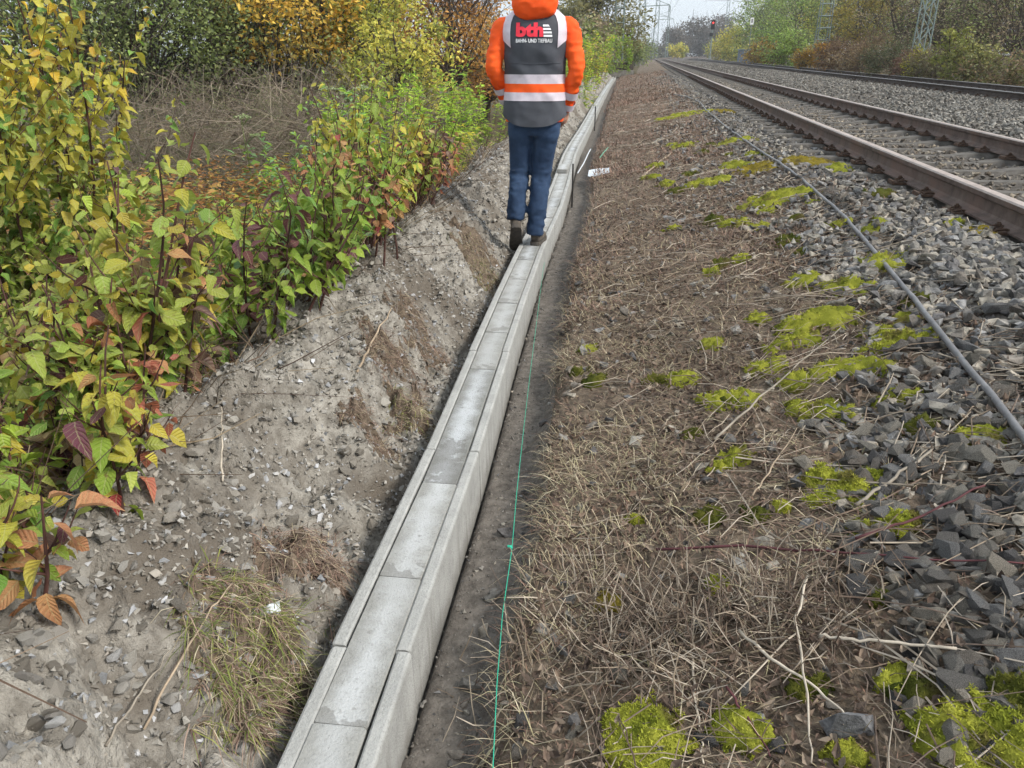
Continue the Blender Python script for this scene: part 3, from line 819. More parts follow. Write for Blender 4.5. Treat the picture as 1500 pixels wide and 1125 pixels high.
SMALL_MOSS = [(1245, 545, .09, MG), (1210, 470, .11, MG), (1165, 480, .08, MG), (1180, 415, .09, MG), (1240, 425, .10, MG), (1290, 388, .13, MG), (1280, 334, .09, MG), (1130, 295, .22, MG),
        (1075, 210, .16, MG), (1035, 270, .16, MG), (1075, 245, .14, MG), (1165, 285, .12, MG), (1075, 330, .10, MG), (1050, 590, .06, MG), (1000, 560, .07, MG), (1075, 672, .05, MG), (870, 560, .045, MD), (860, 515, .04, MG), (848, 545, .03, MD),
        (1240, 1112, .03, MG), (930, 765, .018, MG), (1105, 760, .03, MD), (1145, 745, .025, MG), (1180, 240, .25, MY), (1110, 250, .18, MY), (1230, 250, .16, MG), (1000, 215, .14, MG), (960, 245, .10, MG), (1310, 1000, .03, MG), (1345, 1020, .035, MD),
        (1285, 880, .025, MD), (890, 885, .035, MY), (1050, 860, .03, MG), (1130, 540, .06, MG), (1040, 505, .05, MG), (1085, 380, .06, MG), (1145, 510, .07, MG), (1260, 780, .04, MG), (1010, 640, .03, MD), (1000, 170, .3, MG), (1060, 165, .2, MY), 
        (1175, 500, .07, MG), (1110, 470, .05, MG), (1440, 345, .10, MY), (1400, 330, .08, MG), (1290, 285, .10, MD), (1465, 228, .12, MG), (1200, 146, .16, MG), (1180, 1010, .03, MD), (1085, 1075, .05, MG), (960, 560, .05, MD), (1040, 760, .04, MD), (1410, 1120, .06, MG), (1480, 1110, .06, MG)]
for _k in range(60):
    _y = 2.0 + 11 * RNG.random() ** 1.3; _t = RNG.uniform(.35, 1.12); _x = float(xc(_y)) + .36 + _t * float(xr(_y) - xc(_y) - 1.36)
    if pn(_x * 1.1, _y * 1.1, 77) + .35 * _t > .05:
        _p = px_of(np.array([[_x, _y, gz(_x, _y)]])); SMALL_MOSS.append((float(_p[0][0]), float(_p[1][0]), RNG.uniform(.025, .065) * (1 + _y * .05), MG if RNG.random() < .75 else MD))
MOSS_AT = np.array([(*on_ground(q[0], q[1])[:2], q[2]) for q in big_moss] + [(*on_ground(q[0], q[1])[:2], q[2]) for q in SMALL_MOSS])
def off_moss(x, y, f=.85):
    k = np.ones(len(x), bool)
    for (mx_, my_, mr_) in MOSS_AT: k &= ((x - mx_) ** 2 + (y - my_) ** 2 > (f * mr_) ** 2) | (RNG.random(len(x)) < .06)
    return k
# dead leaf litter: small curled sheets
LEAF_T = np.array([(-.0, 0, .12), (-.30, .40, .30), (.34, .30, .22), (-.16, .85, .36), (.26, .80, .10), (.02, 1.35, .34), (0, .6, -.06)])
LEAF_TF = [np.array([(0, 2, 6), (0, 6, 1), (6, 2, 4), (1, 6, 3), (6, 4, 5), (3, 6, 5)])]
mb = MB()
for (N, y0, y1, t0, t1, s0, s1) in ((17000, .25, 5.5, -.02, 1.2, .008, .027), (7000, 5.5, 14, 0, 1.1, .012, .028), (2500, .3, 8, .3, 1.5, .010, .026)):
    x, y, t = verge_pts(N, y0, y1, t0, t1, 1.35)
    k = (RNG.random(N) < .35 + .65 * smooth(-.25, .3, pn(x * 2.2, y * 2.2, 71))) & off_moss(x, y); x, y, t = x[k], y[k], t[k]
    s = RNG.uniform(s0, s1, len(x)); R = yaw_tilt(len(x), .55)
    merge_inst(mb, LEAF_T, LEAF_TF, R * s[:, None, None], np.stack([x, y, H(x, y) + s * .30 + RNG.uniform(0, .012, len(x))], 1), pick(DEADL, len(x)))
ll = tag(mb.build('leaf_litter', M['litter']), 'brown curled dead leaves scattered over the verge', 'leaf litter', kind='stuff')

# dry grass in swathes, thick near the trench, thinning towards the stones
mb = MB()
def grass(N, y0, y1, t0, t1, l0, l1, w, pal, zlo, zhi, drp, thr, seed, ypow=1.5, sc=1.7):
    x, y, t = verge_pts(N, y0, y1, t0, t1, ypow)
    k = RNG.random(N) < smooth(thr - .22, thr + .22, pn(x * sc, y * sc, seed) + .3 * pn(x * 6, y * 6, seed + 1)); k &= off_moss(x, y); x, y = x[k], y[k]
    n = len(x); L = RNG.uniform(l0, l1, n); D = dirs(n, zlo, zhi)
    lean = np.stack([pn(x * 1.5, y * 1.5, seed + 2), pn(x * 1.5, y * 1.5, seed + 3), np.zeros(n)], 1); D = D + lean * .8; D /= np.linalg.norm(D, axis=1, keepdims=True)
    blades(mb, np.stack([x, y, H(x, y) - .004], 1), L, np.full(n, w) * RNG.uniform(.7, 1.3, n), D, RNG.uniform(.2, drp, n), pick(pal, n))
grass(42000, .25, 6.0, -.02, 1.1, .018, .06, .0030, BROWN + STRAW[:2] + [(.11, .075, .055), (.22, .13, .09)], .0, .45, .5, -.8, 60, 1.4)
grass(16000, 5.0, 16, -.02, 1.15, .03, .09, .0050, BROWN + [(.10, .07, .055)], .0, .6, .5, -.8, 64, 1.3)
grass(17000, .25, 5.0, -.04, .36, .04, .14, .0023, STRAW + BROWN[:2], .15, .8, 1.2, -.05, 80, 1.4)
grass(9000, .25, 4.0, .0, .75, .04, .16, .0025, STRAW + BROWN[:3], .0, .75, 1.0, .16, 84, 1.3)
grass(13000, .3, 6.5, .2, 1.3, .04, .13, .0030, STRAW + BROWN, -.02, .6, .9, .12, 88, 1.4)
grass(12000, 4.0, 11, -.04, .9, .05, .13, .0045, BROWN + STRAW[:2], .1, .9, .8, -.2, 92, 1.3)
grass(15000, 9.0, 26, -.03, 1.0, .06, .15, .0085, BROWN, .15, .95, .7, -.35, 96, 1.4, .9)
grass(9000, 22, 56, -.05, 1.05, .08, .18, .017, BROWN, .2, .95, .6, -.4, 99, 1.4, .6)
grass(9000, 4.5, 13, .5, 1.5, .03, .10, .004, BROWN, .1, .9, .7, .1, 102)
dg_ = tag(mb.build('dry_grass', M['dry']), 'matted straw and brown dead grass on the verge', 'grass', kind='stuff')

# dense brush of cut stubble stalks in front (px 900-1250, 830-960)
mb = MB()
for (pxx, pyy, n, sp) in ((1010, 930, 300, .17), (900, 960, 180, .16), (1120, 900, 300, .15), (960, 1010, 150, .18), (860, 890, 150, .12), (1010, 890, 200, .15)):
    c = on_ground(pxx, pyy)
    x = c[0] + RNG.normal(0, sp, n); y = c[1] + RNG.normal(0, sp * .5, n)
    P0 = np.stack([x, y, H(x, y) - .005], 1); L = RNG.uniform(.05, .15, n); D = dirs(n, .2, .95) + np.array([.15, -.15, 0]); D /= np.linalg.norm(D, axis=1, keepdims=True)
    j = RNG.normal(0, .008, (n, 3))
    P = np.stack([P0, P0 + D * L[:, None] * .5 + j, P0 + D * L[:, None] + j * .5], 1)
    r = RNG.uniform(.0009, .0022, n)
    V, F = tubes(P, np.stack([r, r * .9, r * .5], 1), 4); mb.add(V, F, np.repeat(pick(TWIG, n), 12, 0))
# fallen twig litter
for (N, y0, y1, t0, t1, l0, l1, r0) in ((1500, .3, 4.0, .1, 1.15, .06, .26, .0014), (260, .4, 4.5, .4, 1.25, .2, .6, .0022), (700, 4, 11, .1, 1.2, .1, .4, .0025), (500, 11, 30, .1, 1.1, .2, .5, .005)):
    x, y, t = verge_pts(N, y0, y1, t0, t1, 1.3); a = RNG.uniform(0, 2 * np.pi, N); L = RNG.uniform(l0, l1, N)
    pts = []
    for f in (-.5, -.17, .17, .5):
        xx = x + np.cos(a) * L * f + RNG.normal(0, .03, N) * L; yy = y + np.sin(a) * L * f + RNG.normal(0, .03, N) * L
        pts.append(np.stack([xx, yy, H(xx, yy) + .008 + RNG.random(N) * .035], 1))
    P = np.stack(pts, 1); r = r0 * RNG.uniform(.6, 1.4, N)
    V, F = tubes(P, np.stack([r, r * .9, r * .75, r * .5], 1), 4); mb.add(V, F, np.repeat(pick(TWIG, N), 16, 0))
tw = tag(mb.build('twig_litter', M['dry']), 'tangle of thin pale twigs and cut stubble stalks on the verge', 'twigs', kind='stuff')

# ------------------------------------------------------------------ moss cushions
def moss_patch(mb, cx, cy, r, h, stretch, pal, seed, tufts):
    n = 26 if tufts > 850 else 19; t = np.linspace(-1.25, 1.25, n); A, B = np.meshgrid(t, t, indexing='ij')
    rot = .7 + seed * 1.3; ca, sa = math.cos(rot), math.sin(rot)
    X = cx + r * (A * stretch * ca - B * sa); Y = cy + r * (A * stretch * sa + B * ca)
    d = np.sqrt(A * A + B * B) + .5 * pn(X / r * 1.3, Y / r * 1.3, seed) + .26 * pn(X / r * 4, Y / r * 4, seed + 1)
    f = np.clip(1 - d, -.3, 1)
    lump = .55 + .75 * (.7 - np.abs(pn(X * 24, Y * 24, seed + 3))) + .5 * pn(X * 55, Y * 55, seed + 4)
    Z = H(X, Y) + np.where(f > 0, h * np.sqrt(np.maximum(f, 0)) * lump, -.03) + .004
    V = np.stack([X, Y, Z], -1).reshape(-1, 3); idx = np.arange(n * n).reshape(n, n)
    Q = np.stack([idx[:-1, :-1], idx[1:, :-1], idx[1:, 1:], idx[:-1, 1:]], -1).reshape(-1, 4)
    keep = (f.reshape(-1)[Q] > -.12).any(1)
    pal = np.asarray(pal, float)
    w = np.clip(.5 + .9 * pn(X * 14, Y * 14, seed + 5), 0, 1)[..., None]; bw = smooth(.25, .6, pn(X * 9, Y * 9, seed + 6) + .35 * pn(X * 40, Y * 40, seed + 7) + .25 * (1 - np.clip(f * 3, 0, 1)))[..., None]
    C = ((pal[0] * (1 - w) + pal[1] * w) * (1 - .75 * bw) + np.array((.13, .10, .045)) * .75 * bw).reshape(-1, 3)
    mb.add(V, [Q[keep]], C * .75)
    q = RNG.integers(0, n * n, tufts * 3); q = q[f.reshape(-1)[q] > .03][:tufts]
    m = len(q); L = RNG.uniform(.005, .011, m) * (1 + 3 * r)
    P = V[q] + np.stack([RNG.normal(0, r * .05, m), RNG.normal(0, r * .05, m), np.full(m, -.003)], 1)
    blades(mb, P, L, RNG.uniform(.0014, .0028, m) * (1 + 4 * r), dirs(m, .35, 1), RNG.uniform(.1, .6, m), C[q] * RNG.uniform(.75, 1.35, (m, 1)))
for i, (a, b, r, h, st, pal, lab, nt) in enumerate(big_moss):
    c = on_ground(a, b); mb = MB(); moss_patch(mb, c[0], c[1], r, h, st, pal, 500 + i * 7, nt)
    tag(mb.build('moss_cushion', M['moss'], smooth_sh=True), lab, 'moss', 'moss cushions on the slope')
mb = MB()
for i, (a, b, r, pal) in enumerate(SMALL_MOSS):
    c = on_ground(a, b); moss_patch(mb, c[0], c[1], r * 1.05, min(.055, .018 + r * .25), 1.0 + .5 * RNG.random(), pal, 700 + i * 7, int(320 + r * 3600))
tag(mb.build('moss_patches', M['moss'], smooth_sh=True), 'smaller yellow-green moss patches dotted over the verge', 'moss', kind='stuff')

# ------------------------------------------------------------------ single sticks and stems lying about
def stick(name, pts, r, colr, label, cat='twig', lift=.012, group='single twigs lying on the slope', sides=5, rel=True, tip=.5):
    W = []
    for q in pts:
        p = on_ground(q[0], q[1]); W.append((p[0], p[1], p[2] + lift + (q[2] if len(q) > 2 else 0)))
    W = np.array(W); K = 14
    t = np.linspace(0, len(W) - 1, K); P = np.stack([np.interp(t, np.arange(len(W)), W[:, i]) for i in range(3)], 1)
    P[1:-1] += RNG.normal(0, r * .6, (K - 2, 3))
    V, F = tubes(P[None], np.linspace(r, r * tip, K)[None], sides, True)
    m = MB(); m.add(V, F, np.tile(colr, (len(V), 1)) * RNG.uniform(.8, 1.2, (len(V), 1)))
    return tag(m.build(name, M['stem'], smooth_sh=True), label, cat, group)
RED, PALE, GREYT, TAN = (.10, .036, .04), (.48, .42, .34), (.27, .235, .19), (.36, .28, .20)
stick('red_stem', [(960, 818), (1140, 815), (1290, 828), (1500, 842)], .0042, RED, 'long dark red stem lying level across the stones below the largest moss cushion', 'stem', .03, 'red stems')
stick('red_stem', [(1250, 806), (1340, 775), (1438, 728)], .0042, RED, 'dark red stem slanting up to the right over the stones', 'stem', .035, 'red stems', tip=.7)
stick('red_stem', [(1060, 1020), (1100, 1080), (1125, 1125)], .0030, RED, 'short crimson stem at the bottom edge of the verge', 'stem', .03, 'red stems')
stick('twig', [(1250, 755, .02), (1310, 715, .03), (1355, 680, .02), (1392, 628, .0)], .0055, GREYT, 'forked grey branch reaching across the largest moss cushion to the stones')
stick('twig', [(1372, 735), (1385, 660), (1392, 610), (1398, 590)], .0026, PALE, 'thin pale twig standing almost upright over stones beside the grey branch')
stick('twig', [(1180, 860, .02), (1160, 940, .04), (1180, 1060, .03), (1187, 1125)], .0034, PALE, 'long pale stalk running down through the stubble to the bottom edge')
stick('twig', [(1012, 965), (1020, 1040), (1030, 1125)], .0036, PALE, 'pale bent stalk below the stubble brush, left of the long stalk')
stick('twig', [(1080, 940, .02), (1130, 990, .03), (1190, 1030, .03), (1240, 1075, .02)], .0042, PALE, 'thick pale cut stalk slanting down to the dark flat stone')
stick('twig', [(1195, 950, .02), (1260, 962, .03), (1395, 974, .03)], .0040, PALE, 'straight pale cut stalk pointing right across the stones', tip=.8)
stick('twig', [(1290, 640), (1400, 740), (1500, 815)], .0028, PALE, 'thin pale twig crossing the stones diagonally under the grey branch')
stick('twig', [(1045, 660, .03), (1150, 560, .02), (1230, 490, .02)], .0045, GREYT, 'grey branch lying uphill between the moss patches')
stick('twig', [(1000, 720), (1070, 650), (1110, 600)], .0032, TAN, 'tan twig lying in the litter downhill of the grey branch')
stick('twig', [(1100, 740, .02), (1130, 700, .03), (1165, 640, .02)], .0030, TAN, 'tan twig beside the ragged moss patch in mid slope')
stick('twig', [(940, 260), (985, 225), (1010, 200)], .010, TAN, 'brown branch lying on the brown stubble farther up the verge')
stick('twig', [(980, 240, .01), (1020, 250, .02), (1060, 262, .01)], .006, TAN, 'pale stick lying in a moss patch farther up the verge')
stick('reed_stalk', [(215, 1085, .01), (265, 1010, .04), (315, 930, .05), (345, 880, .03)], .0032, TAN, 'long tan reed stalk leaning across the grass sod', 'stalk', .02, 'stalks on the spoil bank')
stick('reed_stalk', [(160, 1110, .01), (215, 1030, .02), (255, 980, .03)], .0030, GREYT, 'grey reed stalk lying beside the tan one near the bottom edge', 'stalk', .02, 'stalks on the spoil bank')
stick('reed_stalk', [(523, 545, .0), (545, 510, .03), (575, 470, .06)], .0060, TAN, 'bare brown stick poking from the spoil near the trough', 'stalk', .0, 'stalks on the spoil bank')
stick('reed_stalk', [(326, 705, .0), (328, 660, .05), (331, 640, .10)], .0030, PALE, 'thin pale stalk standing upright on the spoil crest', 'stalk', .0, 'stalks on the spoil bank')

# dark flat stone at the bottom, clear of the rest
P = on_ground(1243, 1078); V, F = hull_stone(77, 12, (1.25, .75, .62))
o = tag(obj('flat_stone', mesh_np('flat_stone', V * .058, [F], [M['stone']], col=np.tile((.13, .13, .135), (len(V), 1))), None, (P[0], P[1], P[2] + .025)), 'dark angular stone lying alone among pale twigs at the bottom', 'stone')

# ------------------------------------------------------------------ sods of turf torn out on the spoil bank
GREENB = [(.16, .19, .045), (.22, .23, .06), (.12, .15, .04)]
def sod(px_, py_, r, h, nb, green, label, tall=.10):
    c = on_ground(px_, py_); root = tag(empty('turf_sod', tuple(c)), label, 'turf sod', 'turf sods on the spoil bank')
    n = 30; t = np.linspace(-1.2, 1.2, n); A, B = np.meshgrid(t, t, indexing='ij'); sd = int(px_ + py_)
    X = c[0] + A * r; Y = c[1] + B * r * 1.2
    d = np.sqrt(A * A + B * B) + .6 * pn(X / r * 1.4, Y / r * 1.4, sd) + .3 * pn(X / r * 4, Y / r * 4, sd + 5); f = np.clip(1 - d, 0, 1)
    Z = H(X, Y) - .02 + h * f ** .6 * (.8 + .5 * pn(X * 16, Y * 16, sd + 1)) + .015 * pn(X * 45, Y * 45, sd + 2)
    V = np.stack([X, Y, Z], -1).reshape(-1, 3); idx = np.arange(n * n).reshape(n, n)
    Q = np.stack([idx[:-1, :-1], idx[1:, :-1], idx[1:, 1:], idx[:-1, 1:]], -1).reshape(-1, 4)
    m = MB(); m.add(V - c, [Q], np.array((.075, .052, .036)))
    obj('root_clod', m.mesh('root_clod', [M['verge']], True), root)
    q = RNG.integers(0, n * n, nb * 5); q = q[f.reshape(-1)[q] > .12][:nb]; k = len(q)
    m = MB(); pal = [STRAW + GREENB + BROWN, STRAW[:2] + BROWN + DEADL, GREENB * 2 + STRAW + BROWN][green]
    L = .02 + (tall - .02) * RNG.random(k) ** 1.8; D = dirs(k, -.1, .9) + np.array([.2, -.25, 0]) + .9 * np.stack([pn(V[q][:, 0] * 14, V[q][:, 1] * 14, 5), pn(V[q][:, 0] * 14, V[q][:, 1] * 14, 8), np.zeros(k)], 1); D /= np.linalg.norm(D, axis=1, keepdims=True)
    blades(m, V[q] - c, L, RNG.uniform(.0014, .0030, k), D, RNG.uniform(.4, 1.4, k), pick(pal, k))
    g = obj('grass_blades', m.mesh('grass_blades', [M['dry']]), root); g['kind'] = 'stuff'
sod(395, 985, .135, .085, 2600, 2, 'green grassy sod lying near the bottom edge beside the trough', .12)
sod(440, 815, .120, .075, 1800, 1, 'brown matted sod on the spoil above the white stone', .11)
sod(350, 1060, .07, .05, 900, 0, 'small straw-yellow sod in front of the green grassy sod', .11)
sod(600, 600, .10, .07, 900, 0, 'mossy dark sod against the trough next to the damp cover slab', .08)
sod(575, 530, .14, .06, 1700, 1, 'spread of brown dead grass on the spoil at mid length', .10)
sod(615, 480, .16, .05, 1500, 1, 'matted brown sod beyond the bare stick near the trough', .11)
sod(545, 640, .10, .05, 900, 1, 'low brown root mat left of the mossy dark sod', .08)
sod(705, 395, .16, .08, 1300, 0, 'greenish sod with moss near the person on the trough', .09)
sod(690, 345, .20, .07, 1200, 1, 'brown sod behind the greenish one beside the person', .10)

# ------------------------------------------------------------------ leafy shrubs of the left side
def leaf_template(w=.32, fold=.10, droop=.22, curl=0.0, rows=5):
    V = [(0, 0, 0)]; UV = [(0, 0)]
    for i in range(1, rows + 1):
        v = i / (rows + 1); h = w * math.sin(math.pi * v ** .80) ** .70
        z = -droop * v * v
        for sx in (-1, 0, 1):
            V.append((sx * h * (1 - .06 * math.sin(13 * v + sx)), v, z + (fold * h / w * abs(sx)) + curl * sx * v + .035 * math.sin(8 * v + 2 * sx) * abs(sx))); UV.append((sx, v))
    V.append((0, 1.06, -droop * 1.15)); UV.append((0, 1))
    F3, F4 = [(0, 2, 1), (0, 3, 2)], []
    for i in range(rows - 1):
        a = 1 + 3 * i
        F4 += [(a, a + 1, a + 4, a + 3), (a + 1, a + 2, a + 5, a + 4)]
    a = 1 + 3 * (rows - 1); e = len(V) - 1
    F3 += [(a, a + 1, e), (a + 1, a + 2, e)]
    return np.array(V), [np.array(F3), np.array(F4)], np.array(UV, float)
LT = [leaf_template(.38, .08, .22, .12), leaf_template(.41, .20, .42, -.15), leaf_template(.36, -.04, .16, .05), leaf_template(.40, .16, .75, .2), leaf_template(.30, .30, .55, -.1), leaf_template(.37, .02, -.15, -.22)]
LTL = [leaf_template(.38, .08, .22, .12, 2), leaf_template(.41, .20, .42, -.15, 2), leaf_template(.36, -.04, .16, .05, 2), leaf_template(.40, .16, .75, .2, 2), leaf_template(.30, .30, .55, -.1, 2), leaf_template(.37, .02, -.15, -.22, 2)]
PAL = dict(green=(.18, .31, .05), lime=(.30, .42, .05), pale=(.36, .42, .085), yellow=(.52, .44, .06), gold=(.62, .38, .04), peach=(.55, .30, .13),
           coral=(.45, .15, .09), red=(.32, .05, .045), plum=(.16, .055, .065), dusk=(.22, .13, .11), dark=(.05, .09, .025), teal=(.17, .28, .12), tan=(.40, .30, .15), olive=(.22, .25, .06))
LEAF_ME = {}
def leaf_me(cn, t):
    if (cn, t) not in LEAF_ME:
        V, F, UV = LT[t]; c = np.array(PAL[cn]); g = np.clip(UV[:, 1:2], 0, 1)
        alt = {'peach': PAL['coral'], 'yellow': PAL['pale'], 'coral': PAL['peach'], 'lime': PAL['green'], 'pale': PAL['lime'], 'red': PAL['plum'], 'gold': PAL['yellow']}.get(cn, PAL[cn])
        LEAF_ME[(cn, t)] = mesh_np('leaf', V, F, [M['leaf']], col=c * (1 - .45 * g) + np.array(alt) * .45 * g, uv=UV, smooth_sh=True)
    return LEAF_ME[(cn, t)]

def leaf_frames(D, roll):
    """matrices with y along D, z roughly up"""
    D = D / np.linalg.norm(D, axis=1, keepdims=True)
    up = np.tile((0, 0, 1.0), (len(D), 1)) + roll
    X = np.cross(D, up); X /= np.linalg.norm(X, axis=1, keepdims=True) + 1e-9
    Zv = np.cross(X, D)
    return np.stack([X, D, Zv], -1)

def shrub(name, label, x, y, height, spread, n_stem, pals, n_obj, leaf=(.05, .085), pair=.06, side=2, group='autumn shrubs along the spoil bank', stemc=(.085, .04, .032), lean=(0, 0), bare=.22, base=.16, cat='shrub', rule=None, droop=(-1.3, .05)):
    """pals: list of (colour, weight); every leaf is a leaf; the nearest n_obj are single parts"""
    r = np.random.default_rng(int(abs(x * 931 + y * 577) * 10) + 3)
    z0 = gz(x, y); root = tag(empty(name, (x, y, z0)), label, cat, group); O = np.array([x, y, z0])
    names = [p[0] for p in pals]; wt = np.array([p[1] for p in pals], float); wt /= wt.sum()
    paths, radii, LP, LD, LS, LC = [], [], [], [], [], []
    def stem(p0, d0, L, rad, leafy):
        K = 8; P = [p0]; d = d0 / np.linalg.norm(d0)
        for k in range(K - 1):
            d = d + r.normal(0, .07, 3) + np.array([0, 0, .035 if leafy < 2 else .09]); d /= np.linalg.norm(d); P.append(P[-1] + d * L / (K - 1))
        P = np.array(P); paths.append(P); radii.append(np.linspace(rad, rad * .3, K))
        return P
    def leaves(P, L, f0, mood):
        n = max(2, int(L * (1 - f0) / pair)); ph = r.uniform(0, np.pi)
        for k in range(n):
            f = f0 + (1 - f0) * (k + .5) / n; q = f * (len(P) - 1); i = min(int(q), len(P) - 2)
            p = P[i] + (P[i + 1] - P[i]) * (q - i); ax = P[i + 1] - P[i]; ax /= np.linalg.norm(ax)
            for s in (0, np.pi):
                if r.random() < .10: continue
                a = ph + k * np.pi / 2 + s + r.normal(0, .35)
                o = np.array([math.cos(a), math.sin(a), 0]); o = o + ax * .35 + np.array([0, 0, r.uniform(*droop)])
                LP.append(p + o * .012); LD.append(o); LS.append(r.uniform(*leaf) * (1.12 - .45 * f * (f > .85)))
                if rule is not None: LC.append(rule(r, p, f, mood))
                else: LC.append(names[mood] if r.random() < .55 else names[int(r.choice(len(names), p=wt))])
    for s in range(n_stem):
        a = r.uniform(0, 2 * np.pi); rr = base * math.sqrt(r.random())
        p0 = np.array([math.cos(a) * rr, math.sin(a) * rr, -.03]); out = r.uniform(.1, 1) * spread / height
        d = np.array([math.cos(a) * out + lean[0], math.sin(a) * out + lean[1], 1.0]); L = height * r.uniform(.66, 1.05)
        p0[2] += gz(x + p0[0], y + p0[1]) - z0
        mood = int(r.choice(len(names), p=wt)); P = stem(p0, d, L, .0045 + .003 * height, 1); leaves(P, L, bare, mood)
        for b in range(side):
            f = r.uniform(.3, .85); i = int(f * 7); a2 = r.uniform(0, 2 * np.pi)
            L2 = L * r.uniform(.22, .42); P2 = stem(P[i], np.array([math.cos(a2), math.sin(a2), .7]), L2, .0032, 2); leaves(P2, L2, .12, mood)
    m = MB(); V, F = tubes(np.array(paths), np.array(radii), 5); m.add(V, F, np.tile(stemc, (len(V), 1)) * np.repeat(r.uniform(.6, 1.5, (len(paths), 1)), 40, 0))
    obj('stems', m.mesh('stems', [M['stem']], True), root)
    LP, LD, LS = np.array(LP), np.array(LD), np.array(LS)
    FR = leaf_frames(LD, r.normal(0, .35, LD.shape))
    dist = np.linalg.norm(LP + O - np.array([0, 0, CAM_H]), axis=1)
    od = np.argsort(dist - LS * 3); T = r.integers(0, len(LT), len(LP))
    for i in od[:n_obj]:
        o = obj('leaf', leaf_me(LC[i], int(T[i])), root, LP[i]); o.rotation_euler = Matrix(FR[i].tolist()).to_euler(); o.scale = (LS[i] * r.uniform(.62, 1.05), LS[i], LS[i] * r.uniform(.6, 1.5))
    rs = od[n_obj:]
    if len(rs):
        m = MB(); cc = np.array([PAL[LC[i]] for i in rs]) * r.uniform(.78, 1.18, (len(rs), 1))
        for t in range(len(LT)):
            k = T[rs] == t; merge_inst(m, LTL[t][0], LTL[t][1], FR[rs][k] * LS[rs][k][:, None, None], LP[rs][k], cc[k], LTL[t][2])
        g = obj('foliage', m.mesh('foliage', [M['leaf']], True, True), root); g['kind'] = 'stuff'
    return root

YEL = [('yellow', 4.5), ('pale', 4), ('peach', .9), ('coral', .6), ('lime', 2), ('plum', .4), ('dusk', .6), ('green', .8), ('tan', .4)]
GRN = [('green', 4), ('lime', 5), ('pale', 1.8), ('teal', .8), ('plum', .25), ('peach', .2)]
GRD = [('lime', 4), ('green', 3), ('dusk', 1.0), ('plum', 1.1), ('coral', .8), ('peach', .9), ('pale', 1.6), ('red', .5)]
LIM = [('pale', 4), ('yellow', 3), ('lime', 4), ('green', 1), ('peach', .4)]
REDS = [('coral', 2.2), ('red', 1.6), ('dusk', 2), ('plum', 1.6), ('peach', 2), ('pale', 1.5), ('tan', 1), ('lime', .8)]
DW = dict(pair=.038, side=4)
shrub('dogwood_shrub', 'dogwood shrub with yellow, peach and coral leaves at the left edge beside the spoil crest', -1.20, 2.12, 0.78, .30, 14, YEL, 200, (.032, .066), bare=.15, **DW)
shrub('dogwood_shrub', 'leggy yellow-leaved dogwood shrub in the lower left corner', -1.27, 1.78, 0.74, .28, 12, YEL, 140, (.032, .066), bare=.12, **DW)
shrub('dogwood_shrub', 'low dogwood sprays with red and yellow leaves at the lower left edge', -1.04, 1.58, 0.44, .24, 9, YEL + [('red', .35)], 80, (.030, .060), bare=.1, **DW)
shrub('dogwood_shrub', 'pale green and yellow dogwood behind the coral-leaved one at the left', -1.58, 2.70, 0.60, .36, 13, LIM + GRN[:2], 90, (.030, .060), **DW)
shrub('dogwood_shrub', 'broad bright green dogwood shrub in the middle of the row', -1.01, 2.98, 0.63, .44, 21, GRN, 240, (.032, .062), bare=.22, base=.26, **DW)
shrub('dogwood_shrub', 'green dogwood shrub with drooping lime leaves right of the broad green one', -0.91, 3.40, 0.62, .40, 19, GRN, 190, (.032, .060), bare=.28, base=.24, **DW)
shrub('dogwood_shrub', 'dogwood shrub of mixed green and plum-red leaves next to the spoil bank', -0.75, 3.90, 0.67, .34, 17, GRD, 160, (.030, .058), bare=.3, base=.2, **DW)
shrub('dogwood_shrub', 'green and yellow dogwood set back behind the broad green one', -1.48, 3.55, 0.51, .42, 17, GRN + LIM, 60, (.030, .058), base=.28, **DW)
shrub('dogwood_shrub', 'tall lime-yellow dogwood standing highest in the middle of the row', -1.03, 4.95, 1.25, .24, 15, LIM, 150, (.032, .062), bare=.25, base=.16, **DW)
shrub('dogwood_shrub', 'lime-green dogwood just right of the tallest lime-yellow one', -0.89, 4.85, 0.79, .34, 17, LIM, 130, (.032, .058), bare=.25, base=.2, **DW)
shrub('dogwood_shrub', 'yellow-green dogwood filling in left of the tallest one', -1.43, 4.45, 0.46, .40, 16, LIM + GRN, 60, (.030, .058), base=.24, **DW)
shrub('dogwood_shrub', 'red and plum dogwood with bare dark stems at the end of the row', -0.77, 5.60, 0.67, .34, 18, REDS, 110, (.030, .054), bare=.35, base=.22, **DW)
shrub('dogwood_shrub', 'coral-tinged thin dogwood beyond the red one', -0.75, 6.65, 0.72, .30, 15, REDS + LIM, 40, (.030, .052), bare=.35, **DW)
shrub('dogwood_shrub', 'low yellow and brown dogwood sprays at the very bottom of the left edge', -1.06, 1.30, .42, .24, 9, YEL, 90, (.032, .062), bare=.1, **DW)
shrub('dogwood_shrub', 'small pale yellow dogwood between the lower left sprays and the coral-leaved one', -1.08, 1.98, .50, .26, 10, YEL, 80, (.032, .062), bare=.12, **DW)
def hz(r, p, f, mood): 
    q = p[2] / 2.4 + r.normal(0, .13)
    return 'gold' if q > .9 and r.random() < .5 else ('yellow' if q > .62 else 'pale' if q > .36 else ('lime' if r.random() < .5 else 'olive')) if r.random() < .85 else 'green'
shrub('hazel_bush', 'tall yellow-green hazel bush with golden top at the upper left edge', -3.05, 4.75, 2.65, .95, 26, LIM, 280, (.045, .075), .05, 8, group='autumn shrubs along the spoil bank', bare=.2, base=.35, rule=hz, cat='bush')
shrub('hazel_bush', 'smaller yellow-green hazel beside the tall one, cut by the left edge', -2.78, 4.10, 1.30, .70, 20, LIM, 130, (.045, .07), .05, 7, bare=.2, base=.3, rule=hz, cat='bush')
